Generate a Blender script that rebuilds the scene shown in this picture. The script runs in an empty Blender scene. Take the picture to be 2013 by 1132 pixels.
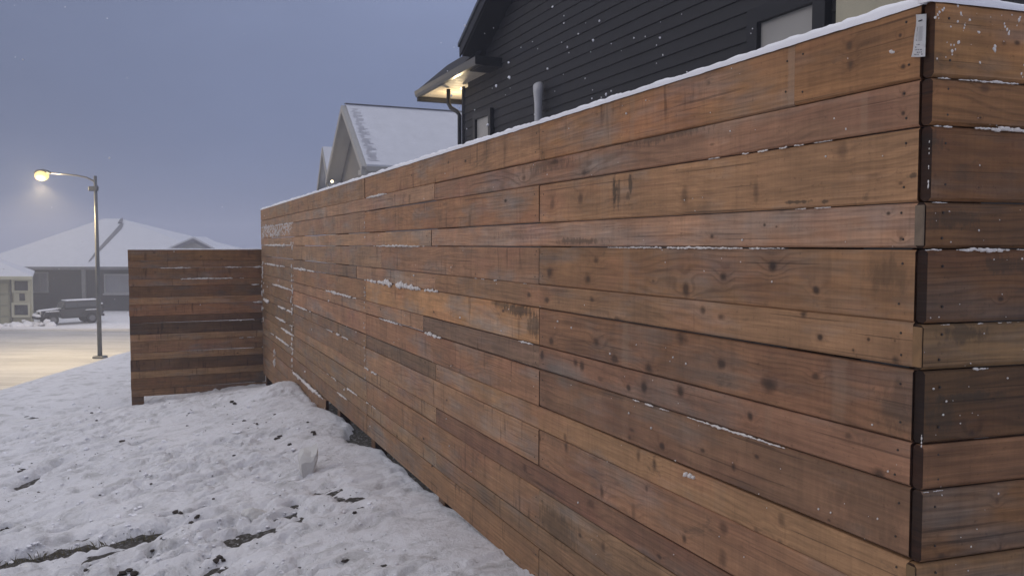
import bpy, bmesh, math, random
import numpy as np
from mathutils import Vector, Matrix, Quaternion

random.seed(7)
rng = np.random.default_rng(11)
SC = bpy.context.scene
COL = SC.collection

# ------------------------------------------------------------------ camera
E = 1.45                      # eye height above the near lot (world z)
F_PX, CX, CY, HZ = 1620.0, 1006.5, 566.0, 481.0
PITCH = math.atan((CY - HZ) / F_PX)
cam_d = bpy.data.cameras.new("camera")
cam_d.sensor_width = 36.0
cam_d.lens = 36.0 * F_PX / 2013.0
cam_d.clip_start = 0.05
cam_d.clip_end = 3000
cam = bpy.data.objects.new("camera", cam_d)
COL.objects.link(cam)
cam.location = (0, 0, E)
cam.rotation_euler = (math.pi / 2 - PITCH, 0, 0)
SC.camera = cam

# ------------------------------------------------------------------ sky, light, exposure
SUN_EL, SUN_AZ = math.radians(24), math.radians(-62)     # azimuth from +Y towards +X
world = bpy.data.worlds.new("World")
SC.world = world
world.use_nodes = True
wt = world.node_tree
for n in list(wt.nodes):
    wt.nodes.remove(n)
def wn(t, **kw):
    n = wt.nodes.new(t)
    for k, v in kw.items():
        setattr(n, k, v)
    return n
tc = wn('ShaderNodeTexCoord')
sep = wn('ShaderNodeSeparateXYZ')
wt.links.new(tc.outputs['Generated'], sep.inputs[0])
ramp = wn('ShaderNodeValToRGB')
ramp.color_ramp.interpolation = 'EASE'
SKY_STOPS = [(0.0, (.175, .215, .355)), (0.10, (.178, .220, .370)), (0.32, (.235, .28, .445)), (1.0, (1.06, 1.06, 1.16))]
cr = ramp.color_ramp
while len(cr.elements) < len(SKY_STOPS):
    cr.elements.new(0.5)
for e, (p, c) in zip(cr.elements, SKY_STOPS):
    e.position = p
    e.color = (*c, 1)
wt.links.new(sep.outputs['Z'], ramp.inputs[0])
# dusk: the overcast is a little brighter towards one side (+X +Y) than the other
dotn = wn('ShaderNodeVectorMath', operation='DOT_PRODUCT')
wt.links.new(tc.outputs['Generated'], dotn.inputs[0])
dotn.inputs[1].default_value = (0.68, 0.12, 0.0)
mr = wn('ShaderNodeMapRange')
mr.inputs['From Min'].default_value = -0.69
mr.inputs['From Max'].default_value = 0.69
mr.inputs['To Min'].default_value = 0.46
mr.inputs['To Max'].default_value = 1.58
wt.links.new(dotn.outputs['Value'], mr.inputs['Value'])
cn = wn('ShaderNodeTexNoise')
cn.inputs['Scale'].default_value = 2.6; cn.inputs['Detail'].default_value = 4; cn.inputs['Roughness'].default_value = .55
cmap = wn('ShaderNodeMapping'); cmap.inputs['Scale'].default_value = (1, 1, 2.2)
wt.links.new(tc.outputs['Generated'], cmap.inputs[0]); wt.links.new(cmap.outputs[0], cn.inputs['Vector'])
cmr = wn('ShaderNodeMapRange')
for i_, q_ in enumerate((.3, .7, .93, 1.07)): cmr.inputs[i_ + 1].default_value = q_
wt.links.new(cn.outputs[0], cmr.inputs[0])
cmul = wn('ShaderNodeMath', operation='MULTIPLY')
wt.links.new(mr.outputs[0], cmul.inputs[0]); wt.links.new(cmr.outputs[0], cmul.inputs[1])
mul = wn('ShaderNodeVectorMath', operation='SCALE')
wt.links.new(ramp.outputs[0], mul.inputs[0])
wt.links.new(cmul.outputs[0], mul.inputs['Scale'])
sky = wn('ShaderNodeTexSky', sky_type='NISHITA')
sky.sun_disc = False
sky.sun_elevation = SUN_EL
sky.sun_rotation = SUN_AZ
bg1 = wn('ShaderNodeBackground')
bg1.inputs['Strength'].default_value = 0.90
wt.links.new(mul.outputs[0], bg1.inputs['Color'])
bg2 = wn('ShaderNodeBackground')
bg2.inputs['Strength'].default_value = 0.002
wt.links.new(sky.outputs[0], bg2.inputs['Color'])
addn = wn('ShaderNodeAddShader')
wt.links.new(bg1.outputs[0], addn.inputs[0])
wt.links.new(bg2.outputs[0], addn.inputs[1])
wout = wn('ShaderNodeOutputWorld')
wt.links.new(addn.outputs[0], wout.inputs['Surface'])

sun_d = bpy.data.lights.new("sun", 'SUN')
sun_d.energy = 0.82
sun_d.angle = math.radians(40)
sun_d.color = (1.0, 0.93, 0.88)
sun = bpy.data.objects.new("sun", sun_d)
COL.objects.link(sun)
sdir = Vector((math.sin(SUN_AZ) * math.cos(SUN_EL), math.cos(SUN_AZ) * math.cos(SUN_EL) * -0.35, math.sin(SUN_EL))).normalized()
sun.rotation_euler = sdir.to_track_quat('Z', 'Y').to_euler()

SC.view_settings.view_transform = 'Standard'
SC.view_settings.look = 'None'
SC.view_settings.exposure = 0.0
SC.view_settings.gamma = 1.0
SC.view_settings.use_curve_mapping = False
SC.cycles.use_denoising = True
SC.cycles.max_bounces = 6
SC.cycles.volume_bounces = 1
SC.cycles.sample_clamp_indirect = 4.0

# ------------------------------------------------------------------ small maths
def V(*a):
    return Vector(a)
def P(px, py, d):
    """point seen at photo pixel (px, py) at horizontal depth d"""
    a = (px - CX) / F_PX
    b = (CY - py) / F_PX
    y = math.cos(PITCH) + b * math.sin(PITCH)
    z = -math.sin(PITCH) + b * math.cos(PITCH)
    k = d / y
    return Vector((a * k, d, E + z * k))

class Frame:
    """a vertical plane: s along u, t outwards along n, z up"""
    def __init__(self, o, u, n):
        self.o = Vector((o[0], o[1], 0)); self.u = Vector((u[0], u[1], 0)).normalized()
        self.n = Vector((n[0], n[1], 0)).normalized()
    def at(self, s, t, z):
        return self.o + self.u * s + self.n * t + Vector((0, 0, z))
    def mat(self, s=0, t=0, z=0):
        m = Matrix.Identity(4)
        x = self.u; y = -self.n; zz = Vector((0, 0, 1))
        if x.cross(y).z < 0:
            y = -y
        for i in range(3):
            m[i][0] = x[i]; m[i][1] = y[i]; m[i][2] = zz[i]
        m.translation = self.at(s, t, z)
        return m
    def hit(self, px, py):
        a = (px - CX) / F_PX
        b = (CY - py) / F_PX
        d = Vector((a, math.cos(PITCH) + b * math.sin(PITCH), -math.sin(PITCH) + b * math.cos(PITCH)))
        k = (self.o.dot(self.n)) / (d.x * self.n.x + d.y * self.n.y)
        p = d * k
        r = Vector((p.x, p.y, 0)) - self.o
        return r.dot(self.u), p.z + E

# value noise on numpy arrays
def _hash(ix, iy, seed):
    h = (ix.astype(np.int64) * 374761393 + iy.astype(np.int64) * 668265263 + seed * 1442695041) & 0x7fffffff
    h = ((h ^ (h >> 13)) * 1274126177) & 0x7fffffff
    return ((h ^ (h >> 16)) & 0xffff) / 65535.0
def vnoise(x, y, seed=0):
    ix = np.floor(x); iy = np.floor(y)
    fx = x - ix; fy = y - iy
    fx = fx * fx * fx * (fx * (fx * 6 - 15) + 10); fy = fy * fy * fy * (fy * (fy * 6 - 15) + 10)
    ix = ix.astype(np.int64); iy = iy.astype(np.int64)
    a = _hash(ix, iy, seed); b = _hash(ix + 1, iy, seed)
    c = _hash(ix, iy + 1, seed); d = _hash(ix + 1, iy + 1, seed)
    return (a * (1 - fx) + b * fx) * (1 - fy) + (c * (1 - fx) + d * fx) * fy
def fbm(x, y, seed=0, oct=4, gain=.5):
    r = 0; a = 1; t = 0
    for i in range(oct):
        r = r + a * (vnoise(x, y, seed + i * 17) - .5); t += a
        a *= gain; x = x * 2.03 + 3.1; y = y * 2.03 + 7.7
    return r / t
def sstep(a, b, x):
    t = np.clip((x - a) / (b - a), 0, 1)
    return t * t * (3 - 2 * t)

# ------------------------------------------------------------------ object helpers
def link(o):
    COL.objects.link(o); return o
def tag(o, label=None, cat=None, group=None, kind=None):
    if label: o['label'] = label
    if cat: o['category'] = cat
    if group: o['group'] = group
    if kind: o['kind'] = kind
    return o
def empty(name, loc, label, cat, group=None, mat=None):
    o = bpy.data.objects.new(name, None)
    o.empty_display_size = .2
    link(o)
    if mat is not None:
        o.matrix_world = mat
    else:
        o.location = loc
    return tag(o, label, cat, group)
def mesh_obj(name, me, m, parent=None, mw=None):
    """mw: matrix in world space (parents are set without inverse)"""
    o = bpy.data.objects.new(name, me)
    link(o)
    if m is not None and not me.materials:
        me.materials.append(m)
    if parent is not None:
        o.parent = parent
        w = mw if mw is not None else Matrix.Identity(4)
        o.matrix_local = world_of(parent).inverted() @ w
    elif mw is not None:
        o.matrix_world = mw
    WM[o.name] = mw.copy() if mw is not None else Matrix.Identity(4)
    return o
WM = {}
def world_of(o):
    if o.name in WM:
        return WM[o.name]
    return Matrix.LocRotScale(o.location, o.rotation_euler, o.scale) if o.parent is None else o.matrix_world
def reg(o, mw):
    WM[o.name] = mw; return o
def bm_obj(name, bm, m, parent=None, mw=None, smooth=False):
    me = bpy.data.meshes.new(name)
    bmesh.ops.recalc_face_normals(bm, faces=bm.faces)
    bm.to_mesh(me); bm.free()
    if smooth:
        for p in me.polygons: p.use_smooth = True
    return mesh_obj(name, me, m, parent, mw)
def add_box(bm, c, s, m=None):
    """box of size s centred at c, optional extra matrix"""
    M = Matrix.Translation(c) @ Matrix.Diagonal((*s, 1))
    if m is not None: M = m @ M
    return bmesh.ops.create_cube(bm, size=1, matrix=M)['verts']
def bev(bm, w, seg=1):
    bmesh.ops.bevel(bm, geom=bm.edges[:], offset=w, segments=seg, affect='EDGES', profile=.5)
def box_bm(c, s, b=0, seg=1):
    bm = bmesh.new(); add_box(bm, c, s)
    if b: bev(bm, b, seg)
    return bm
def add_tube(bm, pts, r, n=8, cap=True):
    pts = [Vector(p) for p in pts]
    rs = r if isinstance(r, (list, tuple)) else [r] * len(pts)
    rings = []
    for i, p in enumerate(pts):
        a = pts[max(i - 1, 0)]; b = pts[min(i + 1, len(pts) - 1)]
        d = (b - a).normalized()
        up = Vector((0, 0, 1)) if abs(d.z) < .95 else Vector((1, 0, 0))
        x = d.cross(up).normalized(); y = x.cross(d).normalized()
        rings.append([bm.verts.new(p + (x * math.cos(2 * math.pi * k / n) + y * math.sin(2 * math.pi * k / n)) * rs[i]) for k in range(n)])
    for a, b in zip(rings, rings[1:]):
        for k in range(n):
            bm.faces.new((a[k], a[(k + 1) % n], b[(k + 1) % n], b[k]))
    if cap:
        bm.faces.new(rings[0]); bm.faces.new(rings[-1])
def add_poly_prism(bm, pts, thick):
    """closed polygon (list of Vector) extruded by the vector thick"""
    a = [bm.verts.new(p) for p in pts]
    b = [bm.verts.new(Vector(p) + Vector(thick)) for p in pts]
    bm.faces.new(a); bm.faces.new(list(reversed(b)))
    n = len(pts)
    for i in range(n):
        bm.faces.new((a[i], a[(i + 1) % n], b[(i + 1) % n], b[i]))
def add_blob(bm, c, r, squash=(1, 1, 1), sub=1, jit=.25, rot=None):
    vs = bmesh.ops.create_icosphere(bm, subdivisions=sub, radius=1)['verts']
    R = Matrix.Rotation(random.random() * 6.28, 3, Vector((random.random(), random.random(), random.random() + .01)).normalized())
    for v in vs:
        p = R @ v.co
        p *= 1 + random.uniform(-jit, jit)
        p = Vector((p.x * r * squash[0], p.y * r * squash[1], p.z * r * squash[2]))
        if rot is not None: p = rot @ p
        v.co = p + Vector(c)

# ------------------------------------------------------------------ node helper
class NT:
    def __init__(self, name):
        self.m = bpy.data.materials.new(name); self.m.use_nodes = True
        self.t = self.m.node_tree
        self.b = self.t.nodes['Principled BSDF']
    def n(self, t, **kw):
        x = self.t.nodes.new(t)
        for k, v in kw.items(): setattr(x, k, v)
        return x
    def put(self, sock, v):
        if v is None: return
        if isinstance(v, bpy.types.NodeSocket): self.t.links.new(v, sock)
        elif isinstance(v, (int, float)): sock.default_value = v
        else:
            v = tuple(v)
            L = len(sock.default_value)
            sock.default_value = v if len(v) == L else (*v, 1)[:L]
    def math(self, op, a, b=None, c=None, clamp=False):
        x = self.n('ShaderNodeMath', operation=op, use_clamp=clamp)
        self.put(x.inputs[0], a); self.put(x.inputs[1], b); self.put(x.inputs[2], c)
        return x.outputs[0]
    def vec(self, op, a, b=None):
        x = self.n('ShaderNodeVectorMath', operation=op)
        self.put(x.inputs[0], a)
        if b is not None:
            if op == 'SCALE': self.put(x.inputs['Scale'], b)
            else: self.put(x.inputs[1], b)
        return x.outputs['Value'] if op in ('LENGTH', 'DOT_PRODUCT', 'DISTANCE') else x.outputs[0]
    def noise(self, v, scale=1, detail=2, rough=.5, dist=0):
        x = self.n('ShaderNodeTexNoise')
        self.put(x.inputs['Vector'], v); x.inputs['Scale'].default_value = scale
        x.inputs['Detail'].default_value = detail; x.inputs['Roughness'].default_value = rough
        x.inputs['Distortion'].default_value = dist
        return x.outputs[0]
    def rng(self, v, a, b, c=0, d=1, smooth=False):
        x = self.n('ShaderNodeMapRange', interpolation_type='SMOOTHSTEP' if smooth else 'LINEAR')
        self.put(x.inputs[0], v)
        for i, q in enumerate((a, b, c, d)): x.inputs[i + 1].default_value = q
        return x.outputs[0]
    def mix(self, f, a, b, mode='MIX'):
        x = self.n('ShaderNodeMix', data_type='RGBA', blend_type=mode)
        self.put(x.inputs[0], f); self.put(x.inputs[6], a); self.put(x.inputs[7], b)
        return x.outputs[2]
    def set(self, k, v): self.put(self.b.inputs[k], v)
    def bump(self, h, strength=.3, dist=.01):
        x = self.n('ShaderNodeBump')
        x.inputs['Strength'].default_value = strength; x.inputs['Distance'].default_value = dist
        self.put(x.inputs['Height'], h)
        self.t.links.new(x.outputs[0], self.b.inputs['Normal'])
    def coord(self, k='Object'):
        return self.n('ShaderNodeTexCoord').outputs[k]

def plain(name, col, rough=.6, var=.12, scale=3.0, metal=0, bump=0, spec=.4):
    N = NT(name)
    c = N.coord()
    n1 = N.noise(c, scale, 4, .6)
    f = N.rng(n1, .3, .7, 1 - var, 1 + var)
    N.set('Base Color', N.vec('SCALE', col, f))
    N.set('Roughness', N.rng(n1, .3, .7, rough - .06, rough + .06)); N.set('Metallic', metal)
    N.set('Specular IOR Level', spec)
    if bump: N.bump(N.noise(c, scale * 12, 3), bump, .005)
    return N.m

def wood(name, knots=(), pale=(), dark=(), generic=True, grain=1.0, drips=.85):
    """cedar plank; x along the board, z across it. tone comes from the object colour"""
    N = NT(name)
    info = N.n('ShaderNodeObjectInfo')
    rnd = info.outputs['Random']
    c = N.coord()
    off = N.n('ShaderNodeCombineXYZ')
    N.put(off.inputs[0], N.math('MULTIPLY', rnd, 57.0)); N.put(off.inputs[2], N.math('MULTIPLY', rnd, 23.0))
    N.put(off.inputs[1], N.math('MULTIPLY', rnd, 11.0))
    q = N.vec('ADD', c, off.outputs[0])
    sx = N.n('ShaderNodeSeparateXYZ'); N.put(sx.inputs[0], c)
    X, Z = sx.outputs[0], sx.outputs[2]
    big = N.noise(N.vec('MULTIPLY', q, (1.3, 1, 7)), 1, 2, .45)
    phase = N.math('ADD', N.math('MULTIPLY', Z, 330.0), N.math('MULTIPLY', big, 62.0))
    warp = N.noise(N.vec('MULTIPLY', q, (26, 1, 26)), 1, 2)
    wv = N.math('SUBTRACT', warp, .5)
    kmask = None; ring = None
    for (kx, kz, rx, rz, st) in knots:
        dx = N.math('DIVIDE', N.math('SUBTRACT', X, kx), rx * .85)
        dz = N.math('DIVIDE', N.math('SUBTRACT', Z, kz), rz * .80)
        d2 = N.math('ADD', N.math('MULTIPLY', dx, dx), N.math('MULTIPLY', dz, dz))
        d = N.math('ADD', N.math('SQRT', d2), N.math('MULTIPLY', wv, 1.5))
        k = N.math('MULTIPLY', N.rng(d, .35, 1.15, 1, 0), st)
        h = N.math('MULTIPLY', N.rng(d, .8, 3.6, 1, 0, True), st)
        kmask = k if kmask is None else N.math('MAXIMUM', kmask, k)
        ring = h if ring is None else N.math('MAXIMUM', ring, h)
    if generic:
        vo = N.n('ShaderNodeTexVoronoi', voronoi_dimensions='3D', feature='F1')
        vo.inputs['Scale'].default_value = 1
        N.put(vo.inputs['Vector'], N.vec('MULTIPLY', q, (6.5, 0, 13.0)))
        d = N.math('ADD', vo.outputs['Distance'], N.math('MULTIPLY', wv, .12))
        sc = N.n('ShaderNodeSeparateColor'); N.put(sc.inputs[0], vo.outputs['Color'])
        on = N.rng(sc.outputs[0], .26, .32, 0, 1)
        sz = N.rng(sc.outputs[1], 0, 1, .40, 1.15)
        dd = N.math('DIVIDE', d, sz)
        k = N.math('MULTIPLY', N.rng(dd, .03, .10, 1, 0), on)
        h = N.math('MULTIPLY', N.rng(dd, .05, .30, 1, 0, True), on)
        kmask = k if kmask is None else N.math('MAXIMUM', kmask, k)
        ring = h if ring is None else N.math('MAXIMUM', ring, h)
    if ring is not None:
        phase = N.math('ADD', phase, N.math('MULTIPLY', ring, 6.0))
    gr = N.math('SINE', phase)
    late = N.rng(gr, .15, 1.0, 0, 1, True)
    gmask = N.rng(N.noise(N.vec('MULTIPLY', q, (1.6, 1, 5)), 1, 2), .38, .62, .25, 1)
    fine = N.noise(N.vec('MULTIPLY', q, (5, 1, 190)), 1, 3, .6)
    fine2 = N.noise(N.vec('MULTIPLY', q, (2.2, 1, 60)), 1, 3, .55)
    blotch = N.noise(N.vec('MULTIPLY', q, (2.6, 1, 9)), 1, 4, .6, .5)
    sm = N.noise(N.vec('MULTIPLY', q, (22, 1, 30)), 1, 4, .65)
    f = N.math('SUBTRACT', 1.04, N.math('MULTIPLY', N.math('MULTIPLY', late, gmask), .17 * grain))
    crk = N.noise(N.vec('MULTIPLY', q, (1.5, 1, 120)), 1, 2, .5)
    f = N.math('MULTIPLY', f, N.rng(crk, .655, .69, 1, .62, True))
    saw = N.noise(N.vec('MULTIPLY', q, (150, 1, 2)), 1, 2, .5)
    f = N.math('MULTIPLY', f, N.rng(saw, .3, .7, .95, 1.045))
    spk = N.noise(N.vec('MULTIPLY', q, (70, 1, 90)), 1, 3, .7)
    f = N.math('MULTIPLY', f, N.rng(spk, .60, .74, 1, .70, True))
    f = N.math('MULTIPLY', f, N.rng(fine, .3, .7, .84, 1.13))
    f = N.math('MULTIPLY', f, N.rng(fine2, .3, .7, .86, 1.12))
    f = N.math('MULTIPLY', f, N.rng(blotch, .3, .7, .78, 1.20))
    f = N.math('MULTIPLY', f, N.rng(sm, .3, .7, .91, 1.08))
    # dark streaks running down the face from wet seams
    dr = N.noise(N.vec('MULTIPLY', q, (30, 1, 3.2)), 1, 3, .6)
    dm = N.noise(N.vec('MULTIPLY', q, (3.5, 1, 8)), 1, 2)
    drip = N.math('MULTIPLY', N.rng(dr, .56, .68, 0, 1, True), N.rng(dm, .40, .58, 0, drips))
    f = N.math('MULTIPLY', f, N.math('SUBTRACT', 1.0, N.math('MULTIPLY', drip, .55)))
    vb = N.noise(N.vec('MULTIPLY', q, (9, 1, .9)), 1, 3, .6)
    f = N.math('MULTIPLY', f, N.rng(vb, .3, .7, .88, 1.10))
    col = N.vec('SCALE', info.outputs['Color'], f)
    # weathering: patches turned grey, patches turned pink
    lum = N.vec('DOT_PRODUCT', col, (.3, .5, .2))
    gx = N.n('ShaderNodeCombineXYZ')
    N.put(gx.inputs[0], N.math('MULTIPLY', lum, 1.12)); N.put(gx.inputs[1], N.math('MULTIPLY', lum, 1.0)); N.put(gx.inputs[2], N.math('MULTIPLY', lum, .86))
    gw = N.noise(N.vec('MULTIPLY', q, (1.7, 1, 6)), 1, 4, .65)
    col = N.mix(N.rng(gw, .50, .72, 0, .75), col, gx.outputs[0])
    pk = N.noise(N.vec('MULTIPLY', N.vec('ADD', q, (9, 2, 5)), (1.9, 1, 5)), 1, 3, .6)
    col = N.mix(N.rng(pk, .50, .70, 0, .6), col, N.vec('MULTIPLY', col, (1.05, .90, .98)))
    # greenish-black damp stain blotches
    st = N.noise(N.vec('MULTIPLY', N.vec('ADD', q, (3, 7, 1)), (4.5, 1, 13)), 1, 5, .7, .8)
    col = N.mix(N.rng(st, .61, .74, 0, .62), col, (.060, .048, .034))
    for (kx, kz, rx, rz, s_) in dark:
        dx = N.math('DIVIDE', N.math('SUBTRACT', X, kx), rx); dz = N.math('DIVIDE', N.math('SUBTRACT', Z, kz), rz)
        d = N.math('SQRT', N.math('ADD', N.math('MULTIPLY', dx, dx), N.math('MULTIPLY', dz, dz)))
        n_ = N.noise(N.vec('MULTIPLY', q, (60, 1, 22)), 1, 4, .7)
        d = N.math('ADD', d, N.math('MULTIPLY', N.math('SUBTRACT', n_, .5), 2.6))
        col = N.mix(N.math('MULTIPLY', N.rng(d, .4, 1.05, 1, 0, True), s_), col, (.040, .032, .022))
    for (kx, w, s_) in pale:
        d = N.math('ABSOLUTE', N.math('SUBTRACT', X, kx))
        n_ = N.math('MULTIPLY', wv, w * 1.2)
        col = N.mix(N.math('MULTIPLY', N.rng(N.math('ADD', d, n_), w * .6, w * 1.1, 1, 0, True), s_ * .7), col, (.31, .21, .14))
    if ring is not None:
        col = N.mix(N.math('MULTIPLY', ring, .16), col, N.vec('MULTIPLY', col, (.80, .66, .55)))
        col = N.mix(N.math('MULTIPLY', kmask, .95), col, (.040, .024, .016))
    # sawn ends are dark
    nx = N.n('ShaderNodeSeparateXYZ'); N.put(nx.inputs[0], N.coord('Normal'))
    endm = N.rng(N.math('ABSOLUTE', nx.outputs[0]), .8, .95, 0, 1)
    col = N.mix(endm, col, N.vec('MULTIPLY', col, (.15, .11, .085)))
    N.set('Base Color', col)
    N.set('Roughness', N.rng(blotch, .3, .7, .58, .80))
    N.set('Specular IOR Level', .30)
    hgt = N.math('ADD', N.math('ADD', N.math('MULTIPLY', fine, .6), N.math('MULTIPLY', gr, .10)), N.math('MULTIPLY', N.rng(crk, .655, .69), -.5))
    N.bump(hgt, .40, .004)
    return N.m

def snow_mat(name, dirt=.0, tint=(.78, .775, .79), bscale=60, bstr=.35, bdist=.012):
    N = NT(name)
    c = N.coord()
    n1 = N.noise(c, 2.3, 5, .6)
    n2 = N.noise(c, bscale, 4, .7)
    n3 = N.noise(c, bscale * .28, 4, .6)
    col = N.vec('SCALE', tint, N.rng(n1, .3, .7, .93, 1.03))
    if dirt:
        g = N.noise(N.vec('MULTIPLY', c, (1, 1, 1)), 5.5, 6, .72, .6)
        col = N.mix(N.rng(g, .50, .66, 0, dirt), col, (.36, .355, .34))
        g2 = N.noise(c, 21, 5, .75, .4)
        col = N.mix(N.rng(g2, .635, .72, 0, min(1, dirt * 1.7)), col, (.13, .12, .10))
    N.set('Base Color', col)
    N.set('Roughness', .62); N.set('Specular IOR Level', .25)
    n4 = N.noise(c, bscale * 4, 2, .6)
    N.bump(N.math('ADD', N.math('ADD', N.math('MULTIPLY', n2, .5), n3), N.math('MULTIPLY', n4, .12)), bstr, bdist)
    return N.m

MW = wood("cedar_board")
M_SNOW = snow_mat("snow_ground_surface", dirt=.60, bscale=80, bstr=.75, bdist=.020)
M_SNOWC = snow_mat("snow_cap_surface", tint=(.86, .86, .885), bscale=90, bstr=.25, bdist=.004)
M_SNOWD = snow_mat("old_snow_bits", tint=(.70, .66, .62), bscale=120, bstr=.2, bdist=.003)
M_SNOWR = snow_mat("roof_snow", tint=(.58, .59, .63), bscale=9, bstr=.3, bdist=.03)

# ================================================================== GROUND
U1 = (-.4025, .9154); N1 = (-.9154, -.4025)           # long fence: along it / out of its face towards the street
A0 = ((1823 - CX) / F_PX * 1.539, 1.539)
FL = Frame(A0, U1, N1)
STREET = E - 5.3

def smooth_base(x, y):
    """lot level (world z), without snow lumps"""
    t = (x - A0[0]) * N1[0] + (y - A0[1]) * N1[1]          # distance from the fence face
    s = (x - A0[0]) * U1[0] + (y - A0[1]) * U1[1]
    zf = np.interp(s, [-30, 0, 2.0, 2.8, 5.6, 7.4, 8.6, 9.8, 12, 40, 100],
                   [-1.18, -1.25, -1.315, -1.385, -1.44, -1.53, -1.67, -1.86, -1.95, -2.05, -2.2])
    lot = np.interp(t, [-3, 0, .3, 1.0, 3.0, 6.0], [0, 0, 0, .18, .62, 1.0])
    zl = zf * (1 - lot) + (-2.1) * lot
    zl = np.where(t < 0, zf, zl)
    # the bank: crest near x = -7, then down to the street
    k = sstep(-6.7, -13.5, x)
    z = zl * (1 - k) + (-5.3) * k
    far = sstep(22, 40, y) * sstep(2, -10, x)
    z = z - .10 * np.exp(-((x + 4.75) / .9) ** 2 - ((y - 9.9) / 1.0) ** 2)
    z = z * (1 - far) + (-5.3) * far
    return z + E, s, t

def spaced(fine_a, fine_b, step, lo, hi, grow=1.16):
    mid = list(np.arange(fine_a, fine_b, step))
    up = []; st = step; v = mid[-1]
    while v < hi:
        st *= grow; v += st; up.append(v)
    dn = []; st = step; v = mid[0]
    while v > lo:
        st *= grow; v -= st; dn.append(v)
    return np.array(dn[::-1] + mid + up)
GX = spaced(-4.6, 1.4, .0165, -420, 420, 1.10)
GY = spaced(2.4, 7.0, .0165, -420, 420, 1.028)
gx, gy = np.meshgrid(GX, GY)
base, fs, ft = smooth_base(gx, gy)

near = 1 - sstep(-6.0, -12, gx)
near = near * (1 - sstep(14, 30, gy))
depth = np.full_like(gx, .042)
# rolling unevenness, lumps, crumbs, trodden hollows (stretched along the slope)
ca, sa = math.cos(.5), math.sin(.5)
rx = gx * ca + gy * sa; ry = -gx * sa + gy * ca
depth += .055 * fbm(gx * .9, gy * .9, 3, 4)
lump = fbm(rx * 3.0, ry * 6.0, 21, 5, .55)
calm = .34 + .66 * sstep(-.16, .04, fbm(gx * .75 + 3, gy * .55, 201, 3)) * sstep(.05, .75, (gx - A0[0]) * N1[0] + (gy - A0[1]) * N1[1])
near = near * calm                                       # some stretches stay smooth, others are trodden
depth += .062 * lump * near
crumb = fbm(gx * 13, gy * 13, 41, 3, .6)
depth += .016 * np.maximum(crumb, -.1) * near
clod = np.maximum(vnoise(rx * 7, ry * 9, 77) - .66, 0) / .34
depth += .016 * sstep(0, .6, clod) * near
fall = fbm(rx * 2.2, ry * 5.2, 63, 4, .6)
depth -= .048 * sstep(.10, .24, fall) * near
r1_ = 1 - np.abs(fbm(rx * 4.0, ry * 9.0, 131, 3, .55)) * 5.0                # thin creases between trodden slabs of crust
r2_ = 1 - np.abs(fbm(rx * 9.0, ry * 19.0, 151, 3, .55)) * 5.0
depth -= .13 * np.clip(r1_ - .64, 0, 1) * sstep(-.05, .10, fbm(gx * 1.3, gy * 1.3, 171, 2)) * near
depth -= .040 * np.clip(r2_ - .62, 0, 1) * sstep(-.12, .06, fbm(gx * 1.9 + 5, gy * 1.9, 173, 2)) * near
depth += .012 * fbm(gx * 28, gy * 28, 191, 2, .6) * near            # kicked hollows
depth += .014 * sstep(.10, .18, -fall) * near
# far snow is smooth
depth = np.where(near < .004, .05, np.maximum(depth, -.06))
# bare seams: the long crack at the left, a scuffed patch beside it
def groove(x0, y0, x1, y1, w, dep, wob=.02, seed=5):
    dx, dy = x1 - x0, y1 - y0
    L = math.hypot(dx, dy); dx /= L; dy /= L
    a = (gx - x0) * dx + (gy - y0) * dy
    b = -(gx - x0) * dy + (gy - y0) * dx + wob * 2 * fbm(a * 5, a * 0 + seed, seed, 3)
    ww = w * (.75 + .9 * (vnoise(a * 7, a * 0, seed + 3)))
    m = np.exp(-(b / ww) ** 4) * sstep(0, .12, a / L) * sstep(0, .18, 1 - a / L)
    return dep * m, b, m
def gp(px, py, z=None):
    """ground point under a photo pixel"""
    d = 4.0
    for _ in range(40):
        p = P(px, py, d)
        zz = float(smooth_base(np.array([p.x]), np.array([p.y]))[0][0]) + .03
        r = p.z - zz
        sl = (P(px, py, d + .01).z - p.z) / .01
        d += -r / (sl - .05) * .7
        d = max(.8, min(d, 30))
    return P(px, py, d)
g0 = gp(-60, 1112); g1 = gp(352, 1040)
m_, b_, mm = groove(g0.x, g0.y, g1.x, g1.y, .052, .13)
depth -= m_
depth -= .038 * np.exp(-((b_ + .15) / .12) ** 2) * sstep(-.2, .2, (gx - g0.x) / (g1.x - g0.x)) * sstep(-.1, .3, 1 - (gx - g0.x) / (g1.x - g0.x))
depth += .035 * np.exp(-((b_ - .14) / .06) ** 2) * (mm * 0 + np.exp(-((gx - (g0.x + g1.x) / 2) / .8) ** 2))
for (a, b, w, dd, sd) in [((160, 1125), (215, 1098), .022, .10, 11), ((640, 960), (722, 980), .035, .045, 12), ((330, 975), (440, 945), .03, .06, 13),
                          ((30, 960), (130, 905), .04, .06, 14), ((350, 1010), (440, 985), .03, .09, 15), ((180, 985), (300, 940), .025, .05, 16),
                          ((255, 880), (300, 868), .03, .10, 18), ((0, 1040), (26, 1032), .03, .09, 19), ((280, 1092), (315, 1075), .03, .10, 20)]:
    q0, q1 = gp(*a), gp(*b)
    depth -= groove(q0.x, q0.y, q1.x, q1.y, w * 1.25, dd, .03, sd)[0]
for (px, py, r, dd) in [(425, 1110, .055, .12), (250, 1120, .06, .11), (700, 1000, .05, .08), (330, 1010, .045, .09), (405, 990, .05, .09), (575, 985, .03, .1), (520, 940, .04, .08), (205, 862, .05, .09), (600, 938, .03, .1)]:
    q = gp(px, py)
    rr = np.hypot(gx - q.x, (gy - q.y) * 1.0) / r
    depth -= dd * np.exp(-(rr * (1 + .8 * fbm(gx * 20, gy * 20, 9, 2))) ** 2)
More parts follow.
